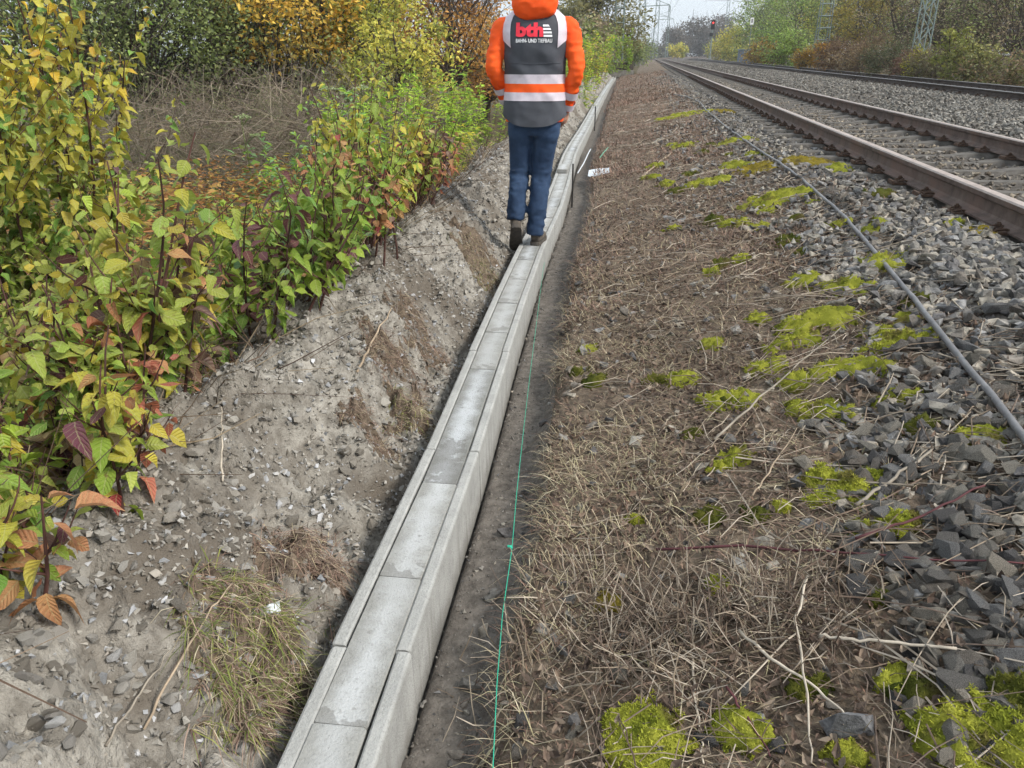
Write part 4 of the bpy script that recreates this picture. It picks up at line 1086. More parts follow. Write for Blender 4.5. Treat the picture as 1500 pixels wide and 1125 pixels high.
shrub('hazel_bush', 'green undergrowth hazel at the left edge below the tall yellow one', -2.55, 3.4, .90, .45, 16, GRN + [('olive', 3)], 60, (.05, .08), .07, 3, base=.3, cat='bush')

# ------------------------------------------------------------------ tall green weeds beyond, hogweed, undergrowth
QV = np.array([(0, 0, 0), (-.5, .45, .10), (0, 1, 0), (.5, .45, .10)])
QF = [np.array([(0, 3, 2, 1)])]
def quad_leaves(m, P, D, S, W, C, rollv=.5):
    FR = leaf_frames(D, RNG.normal(0, rollv, D.shape))
    FR = FR * np.stack([S * W, S, S], 1)[:, None, :]
    merge_inst(m, QV, QF, FR, P, C)
def pcol(names, n, lo=.75, hi=1.25):
    return pick([PAL[k] for k in names], n, lo, hi)
def weed(label, x, y, h, n_st, cols, ls=(.06, .12), w=.28, group='tall weeds beyond the shrubs', base=.30, name='willow_weed', per=75, spread=.25):
    z0 = gz(x, y); root = tag(empty(name, (x, y, z0)), label, 'weed', group)
    n = n_st; a = RNG.uniform(0, 2 * np.pi, n); rr = base * np.sqrt(RNG.random(n)); p0 = np.stack([np.cos(a) * rr, np.sin(a) * rr, np.full(n, -.03)], 1)
    L = h * RNG.uniform(.6, 1.05, n); d = np.stack([np.cos(a) * spread * RNG.random(n), np.sin(a) * spread * RNG.random(n), np.ones(n)], 1)
    K = 6; P = np.stack([p0 + d * L[:, None] * k / (K - 1) + RNG.normal(0, .012, (n, 3)) * k for k in range(K)], 1)
    m = MB(); V, F = tubes(P, np.tile(np.linspace(.005, .0015, K), (n, 1)), 4); m.add(V, F, np.tile((.12, .11, .05), (len(V), 1)))
    obj('stems', m.mesh('stems', [M['stem']]), root)
    N = n * per; si = RNG.integers(0, n, N); f = RNG.uniform(.12, 1, N); q = f * (K - 1); i = np.minimum(q.astype(int), K - 2); fr = (q - i)[:, None]
    pos = P[si, i] * (1 - fr) + P[si, i + 1] * fr; b = RNG.uniform(0, 2 * np.pi, N)
    D = np.stack([np.cos(b), np.sin(b), RNG.uniform(-.5, .7, N)], 1)
    m = MB(); quad_leaves(m, pos, D, RNG.uniform(*ls, N), np.full(N, w), pcol(cols, N) * (1.0 + .5 * f[:, None]))
    g = obj('foliage', m.mesh('foliage', [M['foliage']]), root); g['kind'] = 'stuff'
G1 = ['teal', 'green', 'lime', 'teal']; G2_ = ['lime', 'pale', 'green', 'lime']
weed('bluish green leafy weed left of the other tall weeds', -2.35, 8.9, 1.25, 16, G1, group='tall weeds beyond the shrubs')
weed('bluish green weed with narrow drooping leaves, second from the left', -1.9, 9.6, 1.55, 18, G1)
weed('green weed behind the red dogwood, low and bushy', -1.35, 7.9, .85, 16, G1 + ['lime'])
weed('round-leaved bright green weed at the foot of the spoil bank', -1.05, 8.8, .60, 16, ['lime', 'green', 'green'], (.05, .08), .6)
weed('tall light green willow weed in the middle of the weeds', -1.55, 10.6, 1.85, 20, G2_)
weed('light green willow weed just left of the person', -.95, 11.4, 1.70, 22, G2_)
weed('tall yellowish willow weed directly beside the person', -.45, 11.9, 1.60, 20, G2_ + ['pale'])
weed('bushy green weed partly hidden by the taller willow weeds', -1.1, 10.1, 1.05, 18, G1 + G2_)
weed('yellowing weed at the edge of the spoil near the person', -.55, 10.2, .80, 16, ['pale', 'yellow', 'tan', 'lime'])
weed('weed with a yellow flowering top among the green ones', -1.70, 8.6, 1.05, 8, ['green', 'gold', 'yellow'])
weed('distant pale green weed clump behind the willow weeds', -2.6, 12.5, 1.9, 20, G2_)
weed('far light green weed clump near the trough beyond the person', .65, 17.0, 1.3, 22, G2_, base=.5)
weed('yellow-green bush of weeds right of the person, along the trough', 1.3, 22.5, 1.7, 30, G2_ + ['yellow'], base=.9, ls=(.07, .13))
weed('ochre and green weed clump farther along the trough', 2.1, 28.0, 1.8, 30, ['yellow', 'olive', 'lime', 'tan'], base=1.0, ls=(.08, .15))
weed('green weed clump in front of the lattice mast at the trough end', 4.3, 42.0, 2.3, 34, ['olive', 'green', 'lime'], base=1.6, ls=(.12, .2))

def hogweed(px_, Y, h, label):
    x = (px_ - 750) / 1226.0 * Y; z0 = gz(x, Y); root = tag(empty('hogweed', (x, Y, z0)), label, 'weed', 'hogweed stalks in front of the thicket')
    P = np.stack([np.array([.02 * math.sin(k), .02 * math.cos(2 * k), h * k / 5]) for k in range(6)])[None]
    m = MB(); V, F = tubes(P, np.linspace(.012, .006, 6)[None], 5); m.add(V, F, np.tile((.14, .17, .06), (len(V), 1))); obj('stem', m.mesh('stem', [M['stem']]), root)
    for (zz, rr, ox) in ((h, .13, 0), (h * .8, .08, .16)):
        m = MB(); n = 140; a = RNG.uniform(0, 2 * np.pi, n); q = rr * np.sqrt(RNG.random(n))
        C = np.stack([ox + np.cos(a) * q, np.sin(a) * q, zz + .03 - q * q * 2 + RNG.normal(0, .008, n)], 1)
        quad_leaves(m, C, dirs(n, -.2, .4), RNG.uniform(.02, .04, n), np.full(n, .9), pick([(.36, .44, .20), (.50, .54, .34), (.24, .32, .12)], n))
        R = np.stack([np.stack([np.tile((0, 0, zz - .12), (10, 1)), C[:10]], 1)], 0)[0]; V, F = tubes(R, np.full((10, 2), .003), 3); m.add(V, F, np.tile((.16, .2, .07), (len(V), 1)))
        obj('umbel', m.mesh('umbel', [M['foliage']]), root)
    m = MB(); n = 50; D = dirs(n, -.2, .5); quad_leaves(m, np.stack([RNG.normal(0, .1, n), RNG.normal(0, .1, n), RNG.uniform(.1, h * .7, n)], 1), D, RNG.uniform(.10, .2, n), np.full(n, .6), pcol(['teal', 'green', 'olive'], n))
    g = obj('leaves', m.mesh('leaves', [M['foliage']]), root); g['kind'] = 'stuff'
hogweed(478, 12.0, 1.70, 'leftmost of three hogweed stalks with flat pale umbels behind the tall dogwood')
hogweed(505, 12.3, 1.65, 'middle hogweed stalk of the three behind the tall dogwood')
hogweed(528, 12.0, 1.66, 'rightmost of the three hogweed stalks, next to the green weeds')
hogweed(343, 12.5, 1.40, 'lone hogweed with pale umbel in front of the brown thicket')

# undergrowth on the low ground: bracken turning orange, bramble leaves, nettles
def under(name, label, N, fx, fy, zlo, zhi, cols, s0, s1, w, cat, keep=None, wgt=1.0):
    x, y = fx(N), fy(N)
    if keep is not None:
        k = keep(x, y); x, y = x[k], y[k]
    n = len(x); hmap = .25 + .75 * smooth(-.6, .6, pn(x * 1.1, y * 1.1, 131) + .5 * pn(x * 3, y * 3, 132))
    z = H(x, y) + zlo + (zhi - zlo) * RNG.random(n) ** 1.2 * hmap
    D = dirs(n, -.35, .45); m = MB(); quad_leaves(m, np.stack([x, y, z], 1), D, RNG.uniform(s0, s1, n), np.full(n, w), cols(x, y, n))
    tag(m.build(name, M['foliage']), label, cat, kind='stuff')
def ccols(x, y, n):
    t = pn(x * .55, y * .55, 141) + .4 * pn(x * 2, y * 2, 142) + RNG.normal(0, .25, n)
    a = pick([(.36, .17, .06), (.45, .24, .08), (.28, .13, .055), (.52, .34, .10)], n); b = pcol(['olive', 'green', 'tan', 'yellow'], n); 
    return np.where((t > .12)[:, None], b * .8, a)
under('bracken', 'orange-brown bracken and bramble leaves covering the low ground behind the shrubs', 15000, lambda n: RNG.uniform(-7.5, -1.6, n), lambda n: 5.5 + 8.5 * RNG.random(n) ** .9, -.0, .80, ccols, .06, .14, .42, 'bracken', lambda x, y: (x < -1.75 + .02 * y) & (x > -1.3 * y))
under('nettle_growth', 'dull green nettles and brambles between the shrubs and the trees', 13000, lambda n: RNG.uniform(-13, -2.2, n), lambda n: RNG.uniform(3.5, 17, n), .0, .9, lambda x, y, n: pick([(.10, .13, .045), (.075, .09, .04), (.15, .16, .06), (.13, .10, .06), (.19, .17, .09)], n), .05, .12, .45, 'undergrowth', lambda x, y: (pn(x * .5, y * .5, 151) + RNG.normal(0, .15, len(x)) > .12) & (x > -1.4 * y))
under('shrub_litter', 'dark fallen leaves and shoots under the autumn shrubs', 14000, lambda n: RNG.uniform(-3.2, -.6, n), lambda n: RNG.uniform(.9, 7.5, n), .0, .18, lambda x, y, n: pick([(.09, .06, .04), (.13, .085, .05), (.06, .045, .03), (.10, .11, .035), (.17, .10, .05)], n), .03, .06, .5, 'leaf litter', lambda x, y: (x - xc(y) < -.80) & (x > -.8 * y - .4))

# dead twiggy edge where shrubs meet the spoil
m = MB(); N = 4200
y = RNG.uniform(.8, 9.5, N); x = xc(y) - RNG.uniform(.72, 1.6, N); L = RNG.uniform(.08, .5, N); D = dirs(N, .05, .9) + np.array([.1, -.1, 0])
P0 = np.stack([x, y, H(x, y) - .01], 1); P = np.stack([P0, P0 + D * L[:, None] * .5 + RNG.normal(0, .015, (N, 3)), P0 + D * L[:, None] + RNG.normal(0, .03, (N, 3))], 1)
r = RNG.uniform(.0012, .003, N); V, F = tubes(P, np.stack([r, r * .8, r * .4], 1), 3); m.add(V, F, np.repeat(pick([(.10, .065, .045), (.17, .12, .08), (.26, .20, .13), (.07, .045, .035)], N), 9, 0))
tag(m.build('dead_stalks', M['dry']), 'dead stalks and roots where the shrubs meet the spoil', 'stalks', kind='stuff')

# the bare brown thicket
m = MB(); N = 6500
y = 13.5 + 7.5 * RNG.random(N); x = -.30 * y + RNG.normal(0, 2.6, N) - .4; keepk = (x > -11.5) & (x < -.055 * y - .9); x, y = x[keepk], y[keepk]; N = len(x)
z = H(x, y); hh = 2.1 + .7 * pn(x * .5, y * .5, 161); L = RNG.uniform(.5, 1.5, N); zb = z + RNG.random(N) ** 1.3 * np.maximum(hh - .6, .2)
D = dirs(N, -.1, .95); P0 = np.stack([x, y, zb], 1); bend = RNG.normal(0, .16, (N, 3))
P = np.stack([P0, P0 + D * L[:, None] * .33 + bend * .4, P0 + D * L[:, None] * .66 + bend * .6, P0 + D * L[:, None]], 1); P[:, 3, 2] -= .12 * L
r = RNG.uniform(.0025, .007, N); V, F = tubes(P, np.stack([r, r * .8, r * .6, r * .3], 1), 3); m.add(V, F, np.repeat(pick([(.16, .125, .09), (.23, .185, .14), (.11, .085, .062), (.29, .24, .185), (.15, .15, .08)], N), 12, 0))
tag(m.build('bramble_thicket', M['dry']), 'mass of bare brown bramble stems in front of the trees', 'thicket', kind='stuff')

# ------------------------------------------------------------------ trees
def tree(name, label, x, y, height, rx, pal, n_leaf, ls, group, trunk_r=.10, crown_lo=.25, clumps=60, cr=.75, bare=.0, zz=None, cat='tree', forks=1, up=.55, twigs=400, twigc=(.12, .09, .07), w=.6):
    """tapered trunk with limbs; crown of leaf-sized faces gathered in clumps round the twig ends"""
    rg = np.random.default_rng(int(abs(x * 77 + y * 131 + height * 17)) + 5)
    z0 = gz(x, y) if zz is None else zz; root = tag(empty(name, (x, y, z0)), label, cat, group)
    paths, rad = [], []
    K = 5
    def limb(p0, p1, r0, r1, wob):
        t = np.linspace(0, 1, K)[:, None]; P = p0 + (p1 - p0) * t; P[1:-1] += rg.normal(0, wob, (K - 2, 3)); P[:, 2] += .10 * np.linalg.norm(p1 - p0) * np.sin(t[:, 0] * np.pi) * .6
        paths.append(P); rad.append(np.linspace(r0, r1, K)); return P
    trunks = []
    for f in range(forks):
        a = rg.uniform(0, 6.28); o = rx * .22 * (forks > 1)
        trunks.append(limb(np.array([math.cos(a) * o * .3, math.sin(a) * o * .3, -.2]), np.array([math.cos(a) * o * 2 + rg.normal(0, .06) * height, math.sin(a) * o * 2, height * .86]), trunk_r, trunk_r * .18, .02 * height))
    n = clumps; d = rg.normal(size=(n, 3)); d /= np.linalg.norm(d, axis=1, keepdims=True); rr = rg.random(n) ** .38
    zc = height * (crown_lo + (1 - crown_lo) * .5); hz_ = height * (1 - crown_lo) * .5
    C = d * rr[:, None] * np.array([rx, rx, hz_]) + np.array([0, 0, zc]); C[:, 2] = np.minimum(C[:, 2], height)
    for c in C:
        T = trunks[int(rg.integers(0, forks))]; i = int(np.clip(K * (c[2] / height) * up, 1, K - 2)); p0 = T[i]
        limb(p0, c, trunk_r * .28, .012, .04 * np.linalg.norm(c - p0) + .01)
    m = MB(); V, F = tubes(np.array(paths), np.array(rad), 4); m.add(V, F); obj('trunk', m.mesh('trunk', [M['bark']], True), root)
    m = MB(); crad = rx * cr * .55; twigs = int(twigs * .65)
    if twigs:
        k = rg.integers(0, n, twigs); P0 = C[k]; D = rg.normal(size=(twigs, 3)) + np.array([0, 0, .5]) + d[k] * .6; D /= np.linalg.norm(D, axis=1, keepdims=True); L = crad * rg.uniform(.6, 1.5, twigs)
        P = np.stack([P0, P0 + D * L[:, None] * .5 + rg.normal(0, .06, (twigs, 3)) * crad, P0 + D * L[:, None]], 1)
        tr = .0022 + .00028 * y * rg.uniform(.5, 1.2, twigs); V, F = tubes(P, np.stack([tr, tr * .8, tr * .4], 1), 3); m.add(V, F, np.tile(twigc, (len(V), 1)) * np.repeat(rg.uniform(.6, 1.4, (twigs, 1)), 9, 0))
    n_leaf = int(n_leaf * .8)
    if n_leaf:
        k = rg.integers(0, n, n_leaf); off = rg.normal(size=(n_leaf, 3)); off *= (rg.random(n_leaf) ** .5 / np.linalg.norm(off, axis=1))[:, None] * crad * rg.uniform(.6, 1.25, n)[k][:, None]
        P = C[k] + off * np.array([1, 1, .75]); pal = np.asarray(pal, float)
        base = pal[rg.integers(0, len(pal), n)][k]; oth = pal[rg.integers(0, len(pal), n_leaf)]; mixw = (rg.random(n_leaf) < .35)[:, None]
        c = np.where(mixw, oth, base) * rg.uniform(.7, 1.25, (n_leaf, 1))
        D = np.stack([rg.normal(0, 1, n_leaf), rg.normal(0, 1, n_leaf), rg.normal(-.25, .6, n_leaf)], 1)
        quad_leaves(m, P, D, 1.4 * rg.uniform(ls[0], ls[1], n_leaf), np.full(n_leaf, w), c, .8)
    g = obj('crown', m.mesh('crown', [M['foliage']]), root); g['kind'] = 'stuff'
    return root
def at_px(px_, Y): return (px_ - 750) / 1226.0 * Y
T_OLIVE = [tuple(2.70 * q for q in c_) for c_ in [(.085, .105, .035), (.12, .145, .05), (.06, .075, .03), (.15, .165, .065)]]
T_DARK = [tuple(2.60 * q for q in c_) for c_ in [(.05, .07, .025), (.075, .10, .04), (.035, .05, .02)]]
T_GOLD = [tuple(1.70 * q for q in c_) for c_ in [(.42, .27, .045), (.34, .20, .035), (.50, .35, .07), (.24, .19, .05)]]
T_YG = [tuple(1.80 * q for q in c_) for c_ in [(.24, .25, .05), (.33, .31, .06), (.17, .19, .045), (.42, .36, .07)]]
T_RUST = [tuple(1.80 * q for q in c_) for c_ in [(.26, .13, .04), (.33, .18, .05), (.19, .10, .04), (.38, .24, .07)]]
T_GREEN = [tuple(2.30 * q for q in c_) for c_ in [(.11, .16, .035), (.15, .21, .05), (.08, .12, .03), (.19, .23, .06)]]
T_BROWN = [tuple(2.50 * q for q in c_) for c_ in [(.16, .125, .08), (.12, .095, .065), (.20, .16, .10), (.14, .14, .06)]]
LG, RG_ = 'trees behind the thicket', 'trees and bushes beyond the far track'
tree('willow_tree', 'dense olive green tree at the upper left corner behind the hazel', at_px(60, 19), 19, 5.5, 2.6, T_DARK + T_OLIVE, 9000, (.06, .11), LG, crown_lo=.12, clumps=80)
tree('willow_tree', 'olive green small-leaved tree filling the top left behind the thicket', at_px(215, 20), 20, 5.6, 2.7, T_OLIVE, 13000, (.05, .095), LG, crown_lo=.12, clumps=100)
tree('willow_tree', 'grey-green small-leaved tree between the olive tree and the golden one', at_px(330, 21), 21, 5.2, 2.4, T_OLIVE + T_DARK, 12000, (.05, .095), LG, crown_lo=.14, clumps=100)
tree('willow_tree', 'olive tree cut off by the left edge, left of the dense olive green one', at_px(-110, 18), 18, 5.5, 2.7, T_OLIVE, 7000, (.06, .11), LG, crown_lo=.1, clumps=80)
tree('maple_tree', 'golden orange tree with dark limbs behind the brown thicket', at_px(425, 21), 21, 5.4, 1.7, T_GOLD, 6500, (.07, .12), LG, crown_lo=.36, clumps=55, forks=2)
tree('maple_tree', 'yellow-green tree right of the golden orange one', at_px(530, 23), 23, 5.0, 1.9, T_YG, 7500, (.07, .12), LG, crown_lo=.2, clumps=60, forks=2)
tree('maple_tree', 'low yellow-green tree right of the thicket, behind the weeds', at_px(590, 20), 20, 3.1, 1.5, T_YG, 6000, (.06, .11), LG, crown_lo=.15, clumps=50, forks=2)
tree('oak_tree', 'rust brown tree left of the person, cut by the top edge', at_px(655, 27), 27, 5.6, 2.1, T_RUST, 9000, (.07, .12), LG, crown_lo=.15, clumps=70)
tree('oak_tree', 'smaller rust and olive tree close beside the person on the left', at_px(712, 30), 30, 3.3, 1.7, T_RUST + T_BROWN, 5000, (.07, .12), LG, crown_lo=.1, clumps=50)
tree('oak_tree', 'orange-brown tree top showing between the golden and yellow-green trees', at_px(490, 29), 29, 7.0, 2.6, T_RUST + T_GOLD, 6500, (.08, .13), LG, crown_lo=.3, clumps=60)
tree('birch_tree', 'thin bare tree with pale twigs against the sky left of the person', at_px(708, 33), 33, 6.0, 1.4, T_BROWN, 150, (.05, .08), LG, trunk_r=.06, crown_lo=.35, clumps=40, twigs=900, twigc=(.26, .22, .19))
tree('oak_tree', 'dark olive tree far behind the golden one at the top edge', at_px(380, 34), 34, 9.0, 4.5, T_DARK + T_BROWN, 8000, (.10, .18), LG, crown_lo=.1, clumps=80)
tree('oak_tree', 'dark tree closing the gap behind the olive trees at the top left', at_px(130, 32), 32, 9.0, 5.0, T_DARK, 6000, (.10, .18), LG, crown_lo=.1, clumps=80)
tree('oak_tree', 'brown-green tree behind the yellow-green one at the top edge', at_px(580, 38), 38, 8.0, 3.8, T_BROWN + T_OLIVE, 7500, (.11, .18), LG, crown_lo=.1, clumps=80)
tree('willow_tree', 'olive brown willow with feathery top right of the person, before the sky', at_px(872, 62), 62, 8.2, 3.3, [(.26, .24, .10), (.33, .30, .13), (.21, .21, .09)], 12000, (.15, .28), 'trees along the far line', crown_lo=.05, clumps=100, w=.4, twigs=300)
tree('willow_tree', 'small dull olive tree low behind the willow at the right of the person', at_px(845, 55), 55, 4.6, 2.4, T_BROWN + T_OLIVE, 5000, (.14, .24), 'trees along the far line', crown_lo=.02, clumps=60, twigs=100)
tree('bush', 'low green bush behind the lattice mast at the trough end', at_px(922, 85), 85, 3.0, 2.2, T_OLIVE, 3500, (.12, .2), 'trees along the far line', crown_lo=.05, clumps=40, cat='bush', twigs=100)
tree('bush', 'yellowish bush in front of the far grey wood beside the rails', at_px(993, 215), 215, 3.6, 2.6, T_YG, 1800, (.3, .5), 'trees along the far line', crown_lo=.05, clumps=30, cat='bush', twigs=0)
# far wood, hazy grey-brown, straight ahead
for (pxx, Y, h, r_, lab) in ((985, 330, 11.5, 6, 'leftmost hazy grey-brown tree of the far wood'), (1003, 345, 14.5, 7, 'second hazy tree of the far wood from its left end'), (1024, 335, 16.0, 8, 'hazy tree in the middle of the far wood'),
                        (1043, 350, 17.0, 8, 'tallest hazy tree of the far wood, behind the red signal'), (1060, 330, 15.5, 7, 'rightmost hazy tree of the far wood')):
    tree('far_tree', lab, at_px(pxx, Y), Y, h, r_, [(.15, .125, .10), (.19, .165, .13), (.12, .11, .085)], 2600, (.5, .9), 'far wood', crown_lo=.02, clumps=60, twigs=500, trunk_r=.25, zz=-1.0)
for (pxx, Y, h, r_, lab) in ((930, 300, 5.5, 9, 'low far hedge tree left of the rails, under the sky'), (948, 330, 5.8, 9, 'low far hedge tree between the masts'), (900, 260, 4.6, 8, 'low far hedge tree at the left end of the hedge'), (968, 340, 6.0, 8, 'low far hedge tree against the left side of the far wood')):
    tree('far_tree', lab, at_px(pxx, Y), Y, h, r_, [(.14, .15, .09), (.18, .18, .11)], 1600, (.5, .9), 'far hedge', crown_lo=.0, clumps=50, twigs=0, trunk_r=.2, zz=-1.2)
# right side, beyond the far track
RT = [
 ('oak_tree', 'dense grey-brown tree at the right edge, top out of frame', 1490, 31, 6.5, 2.7, T_BROWN + T_OLIVE, 6500, (.07, .13), .05, 900),
 ('oak_tree', 'twiggy brown tree second from the right edge', 1430, 34, 7.0, 2.6, T_BROWN, 5000, (.07, .13), .05, 1200),
 ('oak_tree', 'twiggy olive-brown tree right of the lattice mast with blue-green steel', 1380, 38, 7.5, 2.6, T_BROWN + T_OLIVE, 5500, (.07, .13), .05, 1200),
 ('oak_tree', 'olive tree with crooked dark limbs left of the same mast', 1320, 44, 8.0, 2.9, T_OLIVE + T_BROWN, 7000, (.08, .14), .05, 900),
 ('maple_tree', 'golden yellow tree left of the right-hand lattice mast', 1262, 49, 6.6, 2.5, [(.36, .28, .06), (.44, .35, .08), (.25, .22, .06)], 8000, (.09, .15), .15, 400),
 ('willow_tree', 'green leafy tree just left of the ladder-like mast', 1165, 80, 9.5, 4.2, T_GREEN, 11000, (.13, .22), .03, 300),
 ('willow_tree', 'olive-gold tree between the ladder-like mast and the golden tree', 1222, 64, 8.2, 3.4, T_YG + T_OLIVE, 9000, (.11, .19), .03, 300),
 ('willow_tree', 'green tree right behind the white sign', 1115, 108, 10.0, 5.0, T_GREEN + T_OLIVE, 10000, (.17, .28), .03, 200),
 ('willow_tree', 'yellowish tree rising behind the green one near the sky', 1140, 125, 14.5, 6.0, T_YG + T_BROWN, 7000, (.2, .34), .1, 500),
 ('maple_tree', 'yellow-green tree sloping down to the far signal', 1083, 135, 6.8, 4.0, T_YG, 6000, (.2, .34), .02, 100),
 ('maple_tree', 'low yellow tree just right of the far signal', 1058, 165, 5.0, 4.0, T_YG + [(.42, .34, .06)], 4000, (.25, .4), .02, 100),
 ('oak_tree', 'brown tree top behind the yellowish one at the sky line', 1190, 110, 15.0, 6.0, T_BROWN, 6000, (.2, .34), .1, 700),
 ('oak_tree', 'tall brown tree behind the golden one at the top edge', 1285, 70, 12.0, 5.0, T_BROWN + T_YG, 7000, (.14, .24), .05, 900),
 ('oak_tree', 'grey-brown tree standing behind the twiggy pair at the right', 1405, 52, 10.0, 4.5, T_BROWN, 7000, (.11, .2), .02, 1100),
 ('oak_tree', 'grey-brown tree behind the one at the right edge', 1500, 48, 10.0, 4.5, T_BROWN + T_DARK, 7000, (.11, .2), .02, 1100),
 ('oak_tree', 'brown tree in the gap behind the crooked-limbed olive tree', 1340, 62, 11.0, 4.5, T_BROWN + T_OLIVE, 7000, (.12, .22), .02, 900)]
for (nm, lab, pxx, Y, h, r_, pal, nl, ls, lo_, tw_) in RT:
    Y = Y * 1.2 + 2; h *= 1.1
    tree(nm, lab, at_px(pxx, Y), Y, h, r_, pal, nl, ls, RG_, crown_lo=lo_, clumps=90, twigs=tw_, forks=2, trunk_r=.09, twigc=(.15, .12, .095))
RS = [
 ('bush', 'orange-yellow bush beside the grey cabinet', 1122, 82, 2.5, 2.0, [(.48, .28, .05), (.40, .30, .06), (.30, .22, .06)], 3000, (.12, .2)),
 ('bush', 'small orange bush at the foot of the ladder-like mast, left side', 1180, 55, 1.5, .8, [(.50, .29, .05), (.42, .30, .07)], 1400, (.08, .14)),
 ('bush', 'small orange sapling at the foot of the ladder-like mast, right side', 1203, 54, 2.0, .6, [(.50, .27, .04), (.44, .30, .06)], 900, (.08, .14)),
 ('bush', 'reddish brown dead weeds below the golden tree', 1238, 46, 1.9, 1.5, [(.24, .15, .085), (.30, .20, .11), (.20, .12, .07)], 3600, (.06, .11)),
 ('bush', 'tan dead weeds right of the ladder-like mast', 1270, 42, 1.9, 1.5, [(.28, .18, .10), (.22, .16, .09), (.33, .25, .13)], 3600, (.06, .11)),
 ('bush', 'grey-green bush left of the foot of the blue-green mast', 1318, 36, 1.5, 1.4, [(.13, .15, .07), (.18, .19, .10), (.11, .12, .06)], 3600, (.05, .09)),
 ('bush', 'brown and red low bush in front of the blue-green mast', 1335, 33, 1.1, .7, [(.20, .11, .08), (.26, .16, .10)], 1400, (.05, .09)),
 ('bush', 'small bright yellow bush right of the foot of the blue-green mast', 1349, 32, 1.2, .55, [(.42, .40, .06), (.34, .34, .06)], 1100, (.05, .09)),
 ('bush', 'pale yellow-green sapling standing by the far rail', 1396, 28, 1.9, .55, [(.30, .32, .08), (.40, .39, .10), (.22, .25, .06)], 1300, (.06, .11)),
 ('bush', 'wide pale green bush right of the yellow-green sapling', 1425, 27, 1.4, .9, [(.26, .28, .09), (.36, .34, .12), (.18, .20, .06)], 2000, (.06, .10)),
 ('bush', 'dull green brambles low at the right edge by the far rail', 1480, 26, 1.3, 1.2, [(.14, .15, .06), (.20, .20, .08), (.26, .18, .10)], 2600, (.06, .10)),
 ('bush', 'olive brambles between the small yellow bush and the pale sapling', 1370, 31, 1.3, 1.0, [(.13, .12, .06), (.18, .17, .08)], 2400, (.05, .09)),
 ('bush', 'green bush between the orange bush and the ladder-like mast', 1150, 66, 2.6, 1.8, T_GREEN, 3600, (.09, .16)),
 ('bush', 'olive bush low behind the white sign pole', 1098, 120, 3.2, 2.6, T_OLIVE + T_YG, 2600, (.16, .26))]
for (nm, lab, pxx, Y, h, r_, pal, nl, ls) in RS:
    tree(nm, lab, at_px(pxx, Y), Y, h, r_, pal, nl, ls, RG_, crown_lo=.0, clumps=45, twigs=250, forks=3, trunk_r=.02, cat='bush', up=.3, twigc=(.18, .13, .09))
m = MB(); N = 9000
y = 9 + 80 * RNG.random(N) ** 1.3; x = xr2(y) + 3.9 + 6 * RNG.random(N); D = dirs(N, .0, .9)
quad_leaves(m, np.stack([x, y, H(x, y) + RNG.random(N) * .35], 1), D, RNG.uniform(.04, .08, N) * (.8 + y / 60), np.full(N, .4), pick([(.17, .15, .075), (.12, .13, .05), (.23, .17, .10), (.26, .21, .11), (.15, .10, .06)], N))
tag(m.build('far_verge_growth', M['foliage']), 'low dull weeds on the verge beyond the far track', 'weeds', kind='stuff')

# ------------------------------------------------------------------ catenary masts, wires, signal, sign, cabinet
def lattice_mast(label, x, y, h, w0, w1, step, kind, arm=None, zb=None):
    z0 = gz(x, y) if zb is None else zb; root = tag(empty('catenary_mast', (x, y, z0)), label, 'mast', 'catenary masts'); 
    def part(nm, P, r, sides=4):
        mm = MB(); V, F = tubes(np.array([P], float), np.full((1, len(P)), r), sides, True); mm.add(V, F); return obj(nm, mm.mesh(nm, [M['steel']]), root)
    mm = MB(); box(mm, (0, 0, .0), (w0 + .5, w0 + .5, .7)); obj('footing', mm.mesh('footing', [M['footing']]), root)
    wz = lambda z: (w0 + (w1 - w0) * z / h) / 2
    legs = [(-1, -1), (1, -1), (1, 1), (-1, 1)]; dy = .6 if kind == 'ladder' else 1.0
    rr = .030 if kind != 'thin' else .045
    for (a, b) in legs: part('leg', [(a * w0 / 2, b * dy * w0 / 2, .2), (a * w1 / 2, b * dy * w1 / 2, h)], rr)
    z = .6; s = 1
    while z + step < h and kind != 'thin':
        z2 = z + step
        if kind == 'ladder':
            for b in (-1, 1): part('batten', [(-wz(z), b * dy * wz(z), z), (wz(z), b * dy * wz(z), z)], .035)
        else:
            for b in (-1, 1):
                part('brace', [(-s * wz(z), b * dy * wz(z), z), (s * wz(z2), b * dy * wz(z2), z2)], .022)
                part('brace', [(b * wz(z), -s * dy * wz(z), z), (b * wz(z2), s * dy * wz(z2), z2)], .022)
        z = z2; s = -s
    if arm:
        L, za = arm
        part('arm', [(0, 0, za), (L, 0, za + .15)], .045); part('arm', [(0, 0, za + 1.2), (L, 0, za + .15)], .03); part('arm', [(L, 0, za + .15), (L, 0, za - .6)], .03)
    return root
lattice_mast('slim lattice mast with cross rungs standing at the end of the trough', at_px(905, 60), 60, 10.5, .66, .52, .95, 'ladder', (2.8, 6.2))
lattice_mast('lattice mast with arm, first mast right of the trough-end mast', at_px(937, 100), 100, 11.0, .78, .55, .9, 'cross', (3.2, 6.4))
lattice_mast('slim far lattice mast, second right of the trough-end mast', at_px(959, 165), 165, 12.0, .9, .6, 1.2, 'cross', (3.2, 7.2))
lattice_mast('thin far mast with level arm, third right of the trough-end mast', at_px(976, 210), 210, 12.0, .5, .35, 1.2, 'thin', (-3.4, 9.6))
lattice_mast('very distant short mast between the second and third lattice masts', at_px(954, 320), 320, 11.5, .6, .5, 1.2, 'thin', (-3.0, 9.0))
lattice_mast('ladder-like green-grey mast with cross rungs beyond the far track', at_px(1201, 56), 56, 9.5, .80, .62, .72, 'ladder', (-3.0, 6.2))
